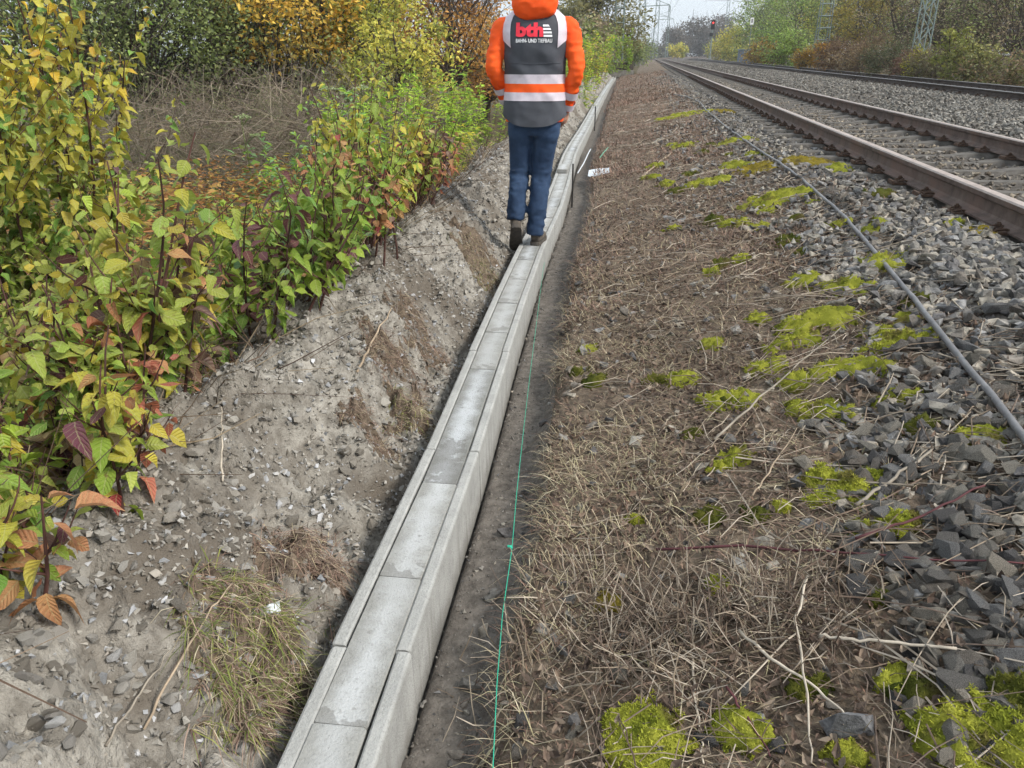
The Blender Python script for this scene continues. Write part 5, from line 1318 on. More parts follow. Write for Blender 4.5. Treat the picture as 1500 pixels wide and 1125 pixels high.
lattice_mast('blue-green lattice mast in front of the brown trees at the right', at_px(1347, 35), 35, 9.5, .50, .36, .55, 'cross', (-3.0, 6.2))
lattice_mast('far mast rising behind the hazy wood, left of its pair', at_px(1060, 240), 240, 17.5, .9, .6, 1.6, 'cross', (-6.5, 15.5))
lattice_mast('farthest mast at the right, above the yellow trees', at_px(1087, 220), 220, 17.0, .5, .4, 1.6, 'thin', (-3.5, 14.0))
def wire(label, fx, off, z, r, sag):
    yy = np.concatenate([np.arange(20, 150, 6.5), np.arange(150, 400, 13)]); P = np.stack([fx(yy) + off, yy, z - sag * np.abs(np.sin(yy / 52 * math.pi))], 1)
    mm = MB(); V, F = tubes(P[None], np.full((1, len(P)), r), 4, True); mm.add(V, F)
    tag(mm.build('overhead_wire', M['wire']), label, 'wire', 'overhead wires')
wire('lower contact wire over the near track', xr, .75, 6.0, .012, .0); wire('sagging upper wire over the near track', xr, .75, 7.4, .012, .8)
wire('lower contact wire over the far track', xr2, .75, 6.0, .012, .0); wire('sagging upper wire over the far track', xr2, .75, 7.4, .012, .8)

x, Y = at_px(1040, 150), 150; root = tag(empty('signal', (x, Y, gz(x, Y))), 'distant railway signal with black head and a lit red lamp', 'signal')
def simple(nm, fn, mt, root): 
    mm = MB(); fn(mm); return obj(nm, mm.mesh(nm, [M[mt]]), root)
def cyl(mm, p, q, r, s=8):
    V, F = tubes(np.array([[p, q]], float), np.full((1, 2), r), s, True); mm.add(V, F)
simple('post', lambda m_: cyl(m_, (0, 0, -.5), (0, 0, 6.2), .09), 'steel', root); hd = simple('head', lambda m_: box(m_, (0, -.15, 5.9), (.62, .3, 1.5)), 'black', root)
simple('lamp', lambda m_: cyl(m_, (0, -.31, 6.2), (0, -.36, 6.2), .13, 12), 'redlamp', hd); simple('head', lambda m_: box(m_, (-.15, -.15, 4.3), (.6, .25, .6)), 'black', root); simple('ladder', lambda m_: (cyl(m_, (.2, .2, 0), (.2, .2, 6), .03, 4), cyl(m_, (-.2, .2, 0), (-.2, .2, 6), .03, 4), [cyl(m_, (-.2, .2, k * .4), (.2, .2, k * .4), .02, 4) for k in range(1, 15)]), 'steel', root)
x, Y = at_px(1096, 90), 90; root = tag(empty('track_sign', (x, Y, gz(x, Y))), 'small white rectangular track sign with a dark mark on a thin pole', 'sign')
simple('pole', lambda m_: cyl(m_, (0, 0, -.3), (0, 0, 4.5), .04), 'steel', root); pl = simple('plate', lambda m_: box(m_, (0, -.06, 4.2), (.36, .03, .68)), 'paint', root)
simple('mark', lambda m_: (box(m_, (-.05, -.078, 4.22), (.05, .006, .36)), box(m_, (.05, -.078, 4.22), (.05, .006, .36)), box(m_, (0, -.078, 4.38), (.14, .006, .05)), box(m_, (0, -.078, 4.22), (.14, .006, .05))), 'black', pl)
x, Y = at_px(1094, 98), 98; root = tag(empty('equipment_cabinet', (x, Y, gz(x, Y))), 'low blue-grey equipment cabinet beside the far track', 'cabinet')
simple('body', lambda m_: box(m_, (0, 0, .75), (1.9, .8, 1.7)), 'cabinet', root); simple('roof', lambda m_: box(m_, (0, 0, 1.65), (2.05, .95, .12)), 'steel', root)
for k in (-.48, .48):
    d_ = simple('door', lambda m_: box(m_, (k, -.41, .75), (.88, .03, 1.5)), 'cabinet', root); simple('handle', lambda m_: box(m_, (k + .3, -.435, .8), (.04, .03, .2)), 'black', d_)
x, Y = at_px(897, 55.5), 55.5; root = tag(empty('concrete_block', (x, Y, 0)), 'pale concrete block lying at the end of the trough below the mast', 'block')
mm = MB(); box(mm, (.7, 0, .12), (1.6, .5, .42), -.15); obj('slab', mm.mesh('slab', [M['footing']]), root)
x, Y = at_px(908, 56.5), 56.5; root = tag(empty('cable_pit', (x, Y, 0)), 'dark brown boxed cable pit at the foot of the trough-end mast', 'pit')
mm = MB(); box(mm, (-.7, 0, .35), (.25, 1.1, 1.1)); box(mm, (.75, 0, .5), (.25, 1.1, .9)); obj('side_wall', mm.mesh('side_wall', [M['bark']]), root)
mm = MB(); box(mm, (0, .3, .45), (1.3, .2, .7)); obj('back_wall', mm.mesh('back_wall', [M['bark']]), root)

# ------------------------------------------------------------------ the person walking on the trough
PX, PY, PYAW = .158, 5.66, -.10
person = tag(empty('person', (PX, PY, 0), PYAW), 'person seen from behind in orange jacket, dark grey vest and jeans, walking on the trough', 'person')

def loft(mb, P, A, B, sides=20, n=2.3, yax=None, cap=True):
    """ellipse rings along a path; A half width across x-ish, B half depth"""
    P = np.array(P, float); K = len(P); T = np.gradient(P, axis=0); T /= np.linalg.norm(T, axis=1, keepdims=True)
    fwd = np.array([0, 1.0, 0]) if yax is None else np.array(yax, float)
    Xv = np.cross(fwd, T); Xv /= np.linalg.norm(Xv, axis=1, keepdims=True); Yv = np.cross(T, Xv)
    an = np.linspace(0, 2 * np.pi, sides, endpoint=False); c, s = np.cos(an), np.sin(an)
    ex = np.sign(c) * np.abs(c) ** (2 / n); ey = np.sign(s) * np.abs(s) ** (2 / n)
    V = P[:, None] + np.array(A)[:, None, None] * ex[None, :, None] * Xv[:, None] + np.array(B)[:, None, None] * ey[None, :, None] * Yv[:, None]
    idx = np.arange(K * sides).reshape(K, sides); nx = np.roll(idx, -1, 1)
    F = [np.stack([idx[:-1], nx[:-1], nx[1:], idx[1:]], -1).reshape(-1, 4)]
    if cap: F += [idx[:1, ::-1], idx[-1:]]
    mb.add(V.reshape(-1, 3), F)
def resample(P, vals, K):
    P = np.array(P, float); d = np.concatenate([[0], np.cumsum(np.linalg.norm(np.diff(P, axis=0), axis=1))]); t = np.linspace(0, d[-1], K)
    Q = np.stack([_pchip(d, P[:, i], t) for i in range(3)], 1)
    return Q, [_pchip(d, np.array(v, float), t) for v in vals]
def remesh(mb, name, voxel, m, disp=None, smooth_it=2):
    me = mb.mesh(name + '_raw', [m]); o = bpy.data.objects.new(name + '_raw', me); COL.objects.link(o)
    md = o.modifiers.new('r', 'REMESH'); md.mode = 'VOXEL'; md.voxel_size = voxel
    ms = o.modifiers.new('s', 'SMOOTH'); ms.factor = .5; ms.iterations = smooth_it
    dg = bpy.context.evaluated_depsgraph_get(); ev = o.evaluated_get(dg); out = bpy.data.meshes.new_from_object(ev)
    bpy.data.objects.remove(o); bpy.data.meshes.remove(me)
    n = len(out.vertices); co = np.empty(n * 3, np.float32); out.vertices.foreach_get('co', co); co = co.reshape(-1, 3)
    no = np.empty(n * 3, np.float32); out.vertex_normals.foreach_get('vector', no); no = no.reshape(-1, 3)
    if disp is not None: co = co + no * disp(co)[:, None]
    out.vertices.foreach_set('co', co.ravel().astype(np.float32)); out.polygons.foreach_set('use_smooth', np.ones(len(out.polygons), bool))
    out.materials.clear(); out.materials.append(m); out.name = name; out.update()
    return out
def n3(co, sx, sy, sz, seed): return np.array([mnoise.noise(Vector((c[0] * sx + seed, c[1] * sy, c[2] * sz))) for c in co])

# torso outline shared by jacket, vest, tapes and print
TZ = np.array([.80, .86, .95, 1.05, 1.15, 1.25, 1.35, 1.43, 1.48, 1.52, 1.555, 1.585, 1.61])
TA = np.array([.205, .208, .204, .197, .194, .198, .206, .209, .203, .183, .140, .095, .075])
TB = np.array([.142, .145, .143, .136, .132, .134, .138, .134, .125, .112, .095, .080, .075])
TY = np.array([.0, .0, .0, .0, .0, -.004, -.008, -.008, -.004, .0, .004, .01, .015])
def tor(z): return np.interp(z, TZ, TA), np.interp(z, TZ, TB), np.interp(z, TZ, TY)
NP_ = 2.6
def vest_wr(x, z):
    fold = .0045 * np.sin((z * 1.0 + x * .85) * 30 + 2.2 * pn(x * 5, z * 4, 9)) * smooth(1.16, 1.22, z) * (1 - smooth(1.33, 1.40, z)) * smooth(.02, .12, np.abs(x) + .03)
    return fold + .011 * (.3 - np.abs(pn(x * 7 + z * 3, z * 6, 3))) * (1 - .7 * smooth(1.34, 1.40, z)) + .004 * pn(x * 20, z * 15, 4)
def vest_pt(fr, z, off, back=True):
    """point on the vest's back: fr = x / half width"""
    a, b, yc = tor(z); a = a + off; b = b + off; x = fr * a
    y = yc - b * np.maximum(0, 1 - np.abs(fr) ** NP_) ** (1 / NP_) * (1 if back else -1)
    y = y - vest_wr(x, z) * (1 if back else -1)
    return np.stack([x, y, z], -1)
def shell(name, m, th, zlo, zhi, nz, off, parent):
    """closed ring band of the vest between zlo(theta) and zhi"""
    c, s = np.cos(th), np.sin(th); V = []
    for k in range(nz):
        z = zlo + (zhi - zlo) * k / (nz - 1); a, b, yc = tor(z)
        ex = np.sign(c) * np.abs(c) ** (2 / NP_); ey = np.sign(s) * np.abs(s) ** (2 / NP_)
        x = ex * (a + off); wr = vest_wr(x, z); V.append(np.stack([ex * (a + off + wr * .5), yc + ey * (b + off + wr), z], -1))
    V = np.array(V); n = len(th); idx = np.arange(nz * n).reshape(nz, n); nx = np.roll(idx, -1, 1)
    return obj(name, mesh_np(name, V.reshape(-1, 3), [np.stack([idx[:-1], nx[:-1], nx[1:], idx[1:]], -1).reshape(-1, 4)], [m], smooth_sh=True), parent)
th = np.linspace(0, 2 * np.pi, 96, endpoint=False)
hem = .84 + .075 * np.abs(np.cos(th)) ** 2.2
vest = shell('vest', M['vest'], th, hem, np.full(96, 1.60), 64, .012, person)
shell('hem_piping', M['vest'], th, hem - .004, hem + .006, 3, .0165, vest)
for (z0_, z1_, mk, nm) in ((1.110, 1.168, 'silver', 'reflective_band'), (1.056, 1.110, 'orange', 'orange_band'), (1.002, 1.056, 'silver', 'reflective_band')):
    shell(nm, M[mk], th, np.full(96, z0_), np.full(96, z1_), 8, .0155, vest)
for s in (-1, 1):                                                # reflective shoulder straps
    fr = np.linspace(.70, .985, 8) * s; zz_ = np.linspace(1.33, 1.585, 26); FRm, Zm = np.meshgrid(fr, zz_)
    Zm = Zm + (np.abs(FRm) - .70) / .285 * .055 * (1 - (Zm - 1.33) / .255); V = vest_pt(FRm, Zm, .0165).reshape(-1, 3); idx = np.arange(V.shape[0]).reshape(26, 8)
    F = np.stack([idx[:-1, :-1], idx[:-1, 1:], idx[1:, 1:], idx[1:, :-1]], -1).reshape(-1, 4)
    st_ = obj('shoulder_strap', mesh_np('shoulder_strap', V, [F], [M['silver']], smooth_sh=True), vest)
seam = np.array([vest_pt(np.linspace(-.86, .86, 40), np.full(40, 1.235) + .004 * np.sin(np.linspace(0, 9, 40)), .0135)]); V, F = tubes(seam, np.full((1, 40), .0016), 4); mm = MB(); mm.add(V, F); obj('back_seam', mm.mesh('back_seam', [M['vest']]), vest)

def on_back(me, xo, zo, off):
    n = len(me.vertices); co = np.empty(n * 3, np.float32); me.vertices.foreach_get('co', co); co = co.reshape(-1, 3)
    x = co[:, 0] + xo; z = co[:, 1] + zo; a, b, yc = tor(z); P = vest_pt(np.clip(x / (a + off), -1, 1), z, off); P[:, 0] = x
    me.vertices.foreach_set('co', P.ravel().astype(np.float32)); me.update()
def text_mesh(name, txt, width, height, bold, m, sx=1.0):
    cu = bpy.data.curves.new(name, 'FONT'); cu.body = txt; cu.size = 1.0; cu.offset = bold; cu.resolution_u = 4; cu.space_character = sx
    o = bpy.data.objects.new(name, cu); COL.objects.link(o); dg = bpy.context.evaluated_depsgraph_get(); me = bpy.data.meshes.new_from_object(o.evaluated_get(dg))
    bpy.data.objects.remove(o)
    bm = bmesh.new(); bm.from_mesh(me); bmesh.ops.triangulate(bm, faces=bm.faces); bmesh.ops.subdivide_edges(bm, edges=bm.edges, cuts=1); bm.to_mesh(me); bm.free()
    n = len(me.vertices); co = np.empty(n * 3, np.float32); me.vertices.foreach_get('co', co); co = co.reshape(-1, 3)
    lo_, hi_ = co.min(0), co.max(0); co[:, 0] = (co[:, 0] - lo_[0]) / (hi_[0] - lo_[0]) * width; co[:, 1] = (co[:, 1] - lo_[1]) / (hi_[1] - lo_[1]) * height
    me.vertices.foreach_set('co', co.ravel()); me.materials.clear(); me.materials.append(m); return me
t1 = text_mesh('logo_letters', 'bth', .180, .086, .055, M['red'], 1.05); on_back(t1, -.118, 1.396, .0185); obj('logo_letters', t1, vest)
t2 = text_mesh('logo_line', 'BAHN- UND TIEFBAU', .238, .0235, .022, M['white'], 1.05); on_back(t2, -.118, 1.362, .0185); obj('logo_line', t2, vest)
for k in range(4):                                               # four white speed stripes, curved at the right
    zb_ = 1.396 + k * .0205; zt_ = zb_ + .0125; xl = .064 - .002 * k; xs_r = lambda z: .064 + .056 * math.sqrt(max(0, 1 - ((z - 1.396) / .088) ** 1.8))
    pts = []; n = 7
    for j in range(n):
        f = j / (n - 1); pts.append((xl + (xs_r(zb_) - xl) * f, zb_)); pts.append((xl + (xs_r(zt_) - xl) * f, zt_))
    me = mesh_np('logo_stripe', np.array([(a, b, 0) for a, b in pts]), [np.array([(2*j, 2*j+2, 2*j+3, 2*j+1) for j in range(n - 1)])], [M['white']]); on_back(me, 0, 0, .0185); obj('logo_stripe', me, vest)

# arms and legs: joint positions
SH = {s: np.array([s * .205, -.005, 1.455]) for s in (-1, 1)}
EL = {-1: np.array([-.276, -.055, 1.215]), 1: np.array([.280, -.050, 1.205])}
WR = {-1: np.array([-.205, .10, .985]), 1: np.array([.215, .085, .935])}
HIP = {-1: np.array([-.092, .0, .90]), 1: np.array([.092, .0, .90])}
KN = {-1: np.array([-.108, .035, .50]), 1: np.array([.052, .030, .50])}
AN = {-1: np.array([-.126, -.035, .205]), 1: np.array([.016, -.03, .10])}

# jacket: orange sleeves and body in one skin
mb = MB(); loft(mb, [(0, TY[i], TZ[i]) for i in range(1, len(TZ))], TA[1:] - .002, TB[1:] - .002, 32, NP_)
for s in (-1, 1):
    P, (A, B) = resample([SH[s] - np.array([s * .07, 0, -.01]), SH[s] + np.array([s * .012, 0, .0]), (SH[s] + EL[s]) / 2 + np.array([s * .012, 0, .02]), EL[s], (EL[s] + WR[s]) / 2 + np.array([0, 0, .0]), WR[s]],
                         [(.060, .069, .062, .058, .052, .043), (.068, .075, .069, .063, .056, .046)], 26); loft(mb, P, A, B, 18, 2.1)
def jw(co):
    arm = smooth(.19, .24, np.abs(co[:, 0])); 
    return arm * (.016 * (.28 - np.abs(n3(co, 7, 7, 19, 3.1))) + .010 * (.25 - np.abs(n3(co, 16, 16, 32, 7.7)))) - .003
jk = obj('jacket', remesh(mb, 'jacket', .0115, M['orange'], jw), person)
for s in (-1, 1):                                                # sleeve tapes and cuffs
    for (f0, f1, mk, nm) in ((.50, .67, 'silver', 'sleeve_tape'), (.80, .95, 'silver', 'sleeve_tape')):
        P = np.stack([EL[s] + (WR[s] - EL[s]) * (f0 + (f1 - f0) * k / 5) for k in range(6)]); r0 = np.interp(np.linspace(f0, f1, 6), [0, .5, 1], [.061, .0545, .0460])
        mb = MB(); loft(mb, P, r0 + .004, r0 + .006, 24, 2.1, cap=False); obj(nm, mb.mesh(nm, [M[mk]], True), jk)
# hood lying at the back of the neck
mb = MB(); hz_ = [1.500, 1.508, 1.525, 1.55, 1.58, 1.62, 1.66, 1.70, 1.735, 1.75]
loft(mb, [(0, -.075 - .02 * math.sin((z - 1.5) * 12), z) for z in hz_], [.050, .085, .118, .138, .147, .149, .147, .136, .11, .07], [.035, .055, .072, .082, .090, .095, .09, .08, .06, .04], 36, 2.5)
hood = obj('hood', remesh(mb, 'hood', .010, M['orange'], lambda co: .014 * (.28 - np.abs(n3(co, 9, 9, 17, 1.3))) + .006 * (.25 - np.abs(n3(co, 22, 22, 30, 5.0)))), person)
# body: one continuous figure, mostly under the clothes
mb = MB(); loft(mb, [(0, TY[i], TZ[i]) for i in range(len(TZ))], np.maximum(TA - .03, .055), np.maximum(TB - .025, .055), 24, 2.3)
loft(mb, [(0, .015, 1.55), (0, .02, 1.62), (0, .025, 1.66)], [.056] * 3, [.058] * 3, 16, 2)
hzs = np.linspace(-1, 1, 15); ch = np.array([0, .035, 1.765])
loft(mb, [(0, .035 + (.012 if k < -.3 else 0), 1.765 + k * .118) for k in hzs], [max(.008, .077 * math.sqrt(max(0, 1 - k * k)) * (1 - .10 * max(0, -k))) for k in hzs], [max(.008, .097 * math.sqrt(max(0, 1 - k * k))) for k in hzs], 24, 2.1)
loft(mb, [(0, .118, 1.790), (0, .132, 1.765), (0, .140, 1.745), (0, .125, 1.738)], [.008, .011, .014, .012], [.012, .014, .016, .010], 10, 2)
loft(mb, [(0, .118, 1.716), (0, .122, 1.708), (0, .118, 1.700)], [.018, .022, .016], [.008, .009, .008], 10, 2)
for s in (-1, 1):
    loft(mb, [(s * .078, .025, 1.735), (s * .086, .020, 1.760), (s * .084, .018, 1.790)], [.008, .011, .008], [.014, .02, .016], 10, 2)
    P, (A, B) = resample([SH[s] - np.array([s * .06, 0, 0]), SH[s], (SH[s] + EL[s]) / 2, EL[s], (EL[s] + WR[s]) / 2, WR[s]], [(.045, .052, .046, .040, .036, .028)] * 2, 18); loft(mb, P, A, B, 12, 2)
    hd_ = (WR[s] - EL[s]); hd_ /= np.linalg.norm(hd_); ix = np.array([-s, 0.0, 0]); palm = WR[s] + hd_ * .055
    loft(mb, [WR[s] - hd_ * .03, WR[s] + hd_ * .02, palm, palm + hd_ * .035], [.022, .026, .030, .026], [.026, .036, .042, .040], 12, 2.4, yax=(0, .7, .7))
    spr = np.cross(hd_, ix); spr /= np.linalg.norm(spr)
    for fi, (o_, L_) in enumerate(((-.030, .068), (-.010, .078), (.010, .074), (.029, .058))):
        b0 = palm + hd_ * .03 + spr * o_; d1 = hd_ + ix * .25; d2 = hd_ * .6 + ix * .9; d3 = ix + hd_ * .1
        P = np.array([b0, b0 + d1 * L_ * .4, b0 + d1 * L_ * .4 + d2 * L_ * .33, b0 + d1 * L_ * .4 + d2 * L_ * .33 + d3 * L_ * .27]); loft(mb, P, [.0095, .009, .0085, .0075], [.0095, .009, .0085, .0075], 8, 2, yax=(.2, .6, .8))
    b0 = WR[s] + hd_ * .03 - spr * .028; P = np.array([b0, b0 - spr * .022 + hd_ * .025 + ix * .012, b0 - spr * .024 + hd_ * .052 + ix * .024]); loft(mb, P, [.0115, .0105, .008], [.0115, .0105, .008], 8, 2, yax=(.2, .6, .8))
    P, (A, B) = resample([HIP[s] + np.array([-s * .02, 0, .06]), HIP[s], (HIP[s] + KN[s]) / 2, KN[s], (KN[s] + AN[s]) / 2 + np.array([0, -.012, .02]), AN[s]], [(.078, .08, .064, .05, .045, .034)] * 2, 20); loft(mb, P, A, B, 12, 2)
body = obj('body', remesh(mb, 'body', .0088, M['skin'], None, 1), person)
for s in (-1, 1):
    mm = MB(); loft(mm, [(s * .032, .118, 1.772), (s * .032, .121, 1.778), (s * .032, .118, 1.784)], [.008, .012, .008], [.006, .009, .006], 10, 2); obj('eye', mm.mesh('eye', [M['white']], True), body)
mb = MB(); loft(mb, [(0, .022 - .02 * max(0, -k), 1.785 + k * .108) for k in hzs], [max(.008, .084 * math.sqrt(max(0, 1 - k * k))) for k in hzs], [max(.008, .098 * math.sqrt(max(0, 1 - k * k))) for k in hzs], 24, 2.1)
obj('hair', remesh(mb, 'hair', .009, M['hair'], lambda co: np.where((co[:, 1] > .075) & (co[:, 2] < 1.83), -.05, .004 * n3(co, 60, 60, 20, 2.0))), person)
# jeans
mb = MB(); loft(mb, [(0, 0, .78), (0, -.005, .84), (0, -.008, .92), (0, 0, 1.02)], [.165, .182, .184, .172], [.105, .128, .132, .118], 28, 2.5)
for s in (-1, 1):
    mid = (HIP[s] + KN[s]) / 2; low = (KN[s] + AN[s]) / 2 + np.array([0, -.014, .02])
    P, (A, B) = resample([HIP[s] + np.array([0, -.004, .05]), HIP[s] + np.array([0, -.008, -.06]), mid, KN[s], low, AN[s] + (AN[s] - low) * .12], [(.088, .094, .082, .070, .066, .064), (.112, .116, .093, .077, .074, .070)], 30); loft(mb, P, A, B, 22, 2.2)
def dn(co):
    z = co[:, 2]; kn = np.exp(-((z - .47) / .12) ** 2) + 1.3 * np.exp(-((z - .20) / .10) ** 2) + .5 * np.exp(-((z - .76) / .08) ** 2)
    return (.017 * (.28 - np.abs(n3(co, 8, 8, 17, 11.0))) + .010 * (.25 - np.abs(n3(co, 18, 18, 34, 4.0)))) * (.3 + .65 * kn) + .003 * n3(co, 5, 5, 6, 8.0)
jeans = obj('jeans', remesh(mb, 'jeans', .0105, M['denim'], dn, 3), person)
for s in (-1, 1):
    zz_ = np.linspace(.80, .90, 8); xx_ = np.linspace(.035, .135, 8) * s; XM, ZM = np.meshgrid(xx_, zz_)
# shoes
def shoe(label, ankle, pitch, yaw, s):
    """built flat with the heel at the origin, toe towards +y, then tipped about the toe or set flat"""
    mb = MB(); ys = [-.035, -.02, .02, .07, .12, .17, .21, .235]
    loft(mb, [(0, y_, z_) for y_, z_ in zip(ys, [.055, .062, .060, .055, .048, .042, .036, .030])], [.022, .034, .040, .041, .046, .048, .040, .018], [.028, .048, .050, .046, .038, .032, .026, .014], 18, 2.3, yax=(0, 0, 1))
    loft(mb, [(0, .0, .08), (0, -.002, .11), (0, -.004, .145)], [.042, .044, .046], [.048, .050, .052], 18, 2.2)
    up_ = remesh(mb, 'upper', .008, M['shoe'], lambda co: .002 * n3(co, 40, 40, 40, 2.0), 2)
    n_ = 12; pr = []; 
    for y_, w_ in ((-.042, .018), (-.035, .032), (-.01, .040), (.04, .040), (.09, .042), (.14, .049), (.18, .050), (.215, .042), (.24, .024), (.245, .008)): pr.append((y_, w_))
    Vs = [(w_ * sg, y_, z_) for z_ in (.0, .026) for (y_, w_) in pr for sg in (-1, 1)]; k = len(pr); F = []
    for z_ in (0, 1):
        o_ = z_ * 2 * k
        for j in range(k - 1): q = (o_ + 2*j, o_ + 2*j+1, o_ + 2*j+3, o_ + 2*j+2); F.append(q if z_ else q[::-1])
    for j in range(k - 1):
        F.append((2*j, 2*j+2, 2*k + 2*j+2, 2*k + 2*j)); F.append((2*j+3, 2*j+1, 2*k + 2*j+1, 2*k + 2*j+3))
    F.append((1, 0, 2*k, 2*k + 1)); F.append((2*k-2, 2*k-1, 4*k-1, 4*k-2))
    so = mesh_np('sole', np.array(Vs), [np.array(F)], [M['sole']])
    root = obj('shoe', up_, person); root['label'] = label; obj('sole', so, root)
    root.rotation_euler = (pitch, 0, yaw)
    R_ = root.rotation_euler.to_matrix(); root.location = Vector(ankle) - R_ @ Vector((0, 0, .115))
    return root
shoe('flat muddy shoe standing on the trough', (AN[1][0] + .004, AN[1][1] - .0, .115), 0.0, -.12, 1)
shoe('lifted muddy shoe showing its sole', (AN[-1][0], AN[-1][1], AN[-1][2] - .012), -.85, .10, -1)

# ------------------------------------------------------------------ things left along the works
def rod(label, px_, Y, ztop, r=.0085):
    x = at_px(px_, Y) ; zb_ = gz(x, Y) - .15
    V, F = tubes(np.array([[(x, Y, zb_), (x + .004, Y + .003, (zb_ + ztop) / 2), (x + .002, Y + .008, ztop)]]), np.full((1, 3), r), 8, True); mm = MB(); mm.add(V - np.array([x, Y, 0]), F)
    o = tag(mm.build('steel_pin', M['darksteel'], smooth_sh=False), label, 'steel pin', 'steel pins beside the trough'); o.location = (x, Y, 0)
p = xc(8.15) + .145; rod('black steel pin standing beside the trough next to the walking person', 750 + float(p) / 8.15 * 1226, 8.15, .26)
p = xc(17.0) + .15; rod('thin dark steel pin farther along the trough', 750 + float(p) / 17.0 * 1226, 17.0, .30, .012)

# mason's line along the trench
Lp = np.array([(722, 1125), (728, 1000), (736, 900), (750, 803), (757, 720), (768, 620), (775, 560), (785, 480), (795, 400), (806, 330), (815, 290)])
def line_z(y): return float(np.interp(y, [0, 1.5, 2.2, 4, 9], [-.02, -.01, -.03, -.10, -.14]))
W = []
for (a, b) in Lp:
    r_ = ray(a, b); t = (CAM_H + .03) / -r_[2]
    for _ in range(4): zq = line_z(r_[1] * t); t = (CAM_H - zq) / -r_[2]
    W.append(np.array([0, 0, CAM_H]) + r_ * t)
W = np.array(W); W = np.concatenate([[W[0] + (W[0] - W[1]) * 4], W])
line = tag(empty('mason_line', tuple(W[4])), "thin green mason's line stretched along the trench with a knot", 'string')
mm = MB(); V, F = tubes((W - W[4])[None], np.concatenate([np.full(6, .0012), np.full(len(W) - 6, .0010)])[None], 5); mm.add(V, F); obj('line', mm.mesh('line', [M['string']], True), line)
mm = MB()
for k in range(5):
    a = RNG.uniform(0, 6.28); mm2 = np.array([[(0, 0, 0), (.006 * math.cos(a), .006 * math.sin(a), .004), (.013 * math.cos(a + 1), .009 * math.sin(a), .002)]]); V, F = tubes(mm2, np.full((1, 3), .0026), 5, True); mm.add(V, F)
obj('knot', mm.mesh('knot', [M['string']]), line)

# grey conduit lying along the slope
pts = [(1560, 742), (1500, 667), (1460, 612), (1420, 560), (1380, 507), (1340, 455), (1295, 398), (1250, 343), (1210, 302), (1180, 275), (1145, 247), (1110, 224), (1085, 206), (1070, 195), (1050, 178), (1035, 165), (1020, 150), (1010, 146), (985, 140)]
W = np.array([on_ground(a, b) for a, b in pts]); dW = (W[0] - W[3]) / np.linalg.norm(W[0] - W[3])
W = np.concatenate([[W[0] + dW * 3.2 + np.array([-.12, 0, 0]), W[0] + dW * 1.6], W]); W[:2, 2] = H(W[:2, 0], W[:2, 1])
d = np.concatenate([[0], np.cumsum(np.linalg.norm(np.diff(W, axis=0), axis=1))]); t = np.linspace(0, d[-1], 130); 
P = np.stack([_pchip(d, W[:, i], t) for i in range(3)], 1); P[:, 2] = np.maximum(P[:, 2], H(P[:, 0], P[:, 1])) + .034
V, F = tubes(P[None], np.full((1, len(P)), .0115), 10, True); mm = MB(); mm.add(V - P[0], F)
o = tag(mm.build('conduit', M['pipe'], smooth_sh=True), 'long thin grey plastic conduit lying loose along the slope beside the near track', 'conduit'); o.location = P[0]
for k_, f in ((42, 0), (66, 0)):
    q = P[k_:k_ + 2]; mm = MB(); V, F = tubes(q[None], np.full((1, 2), .0132), 10, True); mm.add(V - P[0], F); obj('joint_sleeve', mm.mesh('joint_sleeve', [M['darksteel']]), o)

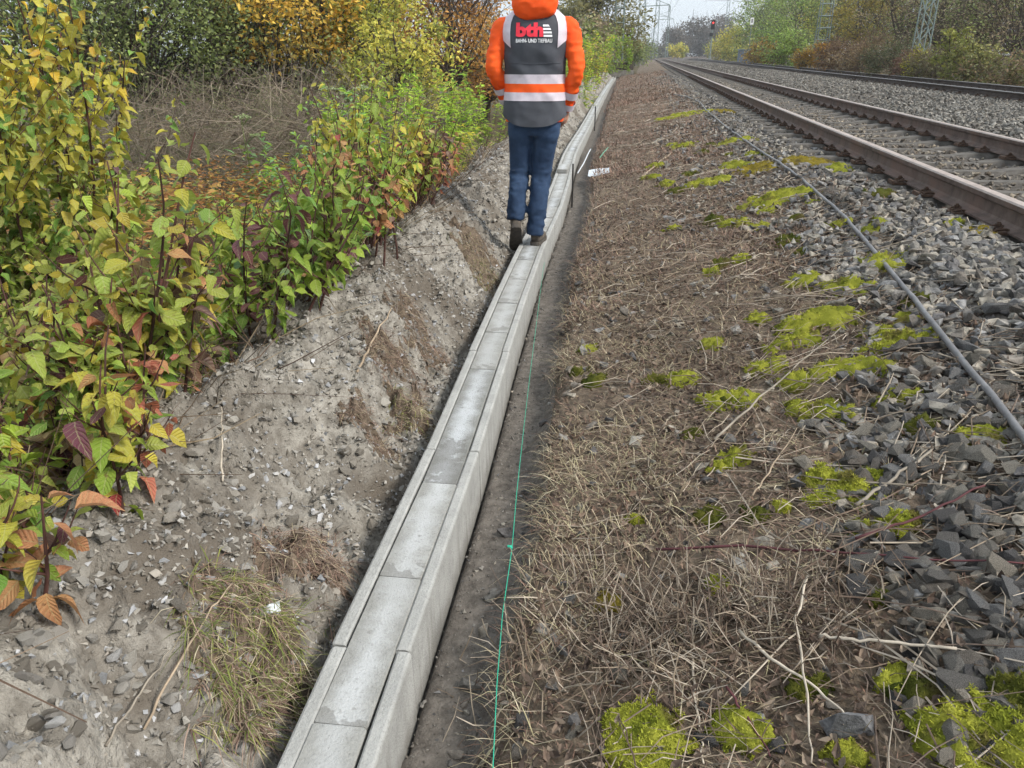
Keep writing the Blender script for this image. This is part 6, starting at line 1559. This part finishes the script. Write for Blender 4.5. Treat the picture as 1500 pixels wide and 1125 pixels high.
# plastic scraps by the trench
c = on_ground(877, 254); n = 8; A, B = np.meshgrid(np.linspace(-1, 1, n), np.linspace(-1, 1, n), indexing='ij')
X = c[0] + (A * .12 + B * .03) ; Y_ = c[1] + (B * .26 - A * .06); Z = np.maximum(c[2] + .012, H(X, Y_) + .012) + 0 * .10 * (Y_ - c[1]) + .12 * (X - c[0]) + .012 * pn(X * 8, Y_ * 8, 3)
idx = np.arange(n * n).reshape(n, n); F = np.stack([idx[:-1, :-1], idx[1:, :-1], idx[1:, 1:], idx[:-1, 1:]], -1).reshape(-1, 4); V = np.stack([X, Y_, Z], -1).reshape(-1, 3)
nb = len(V); V = np.concatenate([V, V - np.array([0, 0, .004])]); ring = np.concatenate([idx[0, :-1], idx[:-1, -1], idx[-1, :0:-1], idx[:0:-1, 0]]); rn = np.roll(ring, -1)
o = tag(obj('plastic_sheet', mesh_np('plastic_sheet', V - c, [F, F[:, ::-1] + nb, np.stack([ring, rn, rn + nb, ring + nb], -1)], [M['sheet']]), None, tuple(c)), 'white plastic sheet lying at the trench edge beyond the person', 'sheet')
def strap(label, pts, mk='strap'):
    W = np.array([on_ground(a, b) + np.array([0, 0, .03 + z_]) for a, b, z_ in pts]); K = 10; t = np.linspace(0, len(W) - 1, K); P = np.stack([np.interp(t, np.arange(len(W)), W[:, i]) for i in range(3)], 1)
    V, F = tubes(P[None], np.full((1, K), .009), 4, True); mm = MB(); mm.add(V - P[0], F); o = tag(mm.build('plastic_strap', M[mk]), label, 'strap', 'plastic straps at the trench'); o.location = P[0]
strap('bright green plastic strap on the brown stubble beside the white sheet', [(878, 238, .03), (884, 232, .05), (890, 226, .06)])
strap('long pale green strap curling up from the trench by the trough', [(846, 257, .0), (855, 246, .04), (862, 232, .06), (865, 226, .05)], 'sheet')
strap('short green-white strap lying in the trench below the long one', [(838, 268, .0), (841, 258, .02), (842, 252, .05)], 'strap')

# ------------------------------------------------------------------ the damp air over the line
hm = bpy.data.materials.new('haze_air'); hm.use_nodes = True; hn, hl = hm.node_tree.nodes, hm.node_tree.links
hn.clear(); ho = hn.new('ShaderNodeOutputMaterial'); hv = hn.new('ShaderNodeVolumePrincipled')
hv.inputs['Color'].default_value = (.90, .93, .97, 1); hv.inputs['Density'].default_value = .0006; hv.inputs['Anisotropy'].default_value = .2
hl.new(hv.outputs['Volume'], ho.inputs['Volume'])
mb = MB(); box(mb, (0, 1000, 12.0), (4200, 2500, 28.0)); tag(mb.build('haze', hm), 'thin pale haze in the air over the whole line', 'haze', kind='stuff')
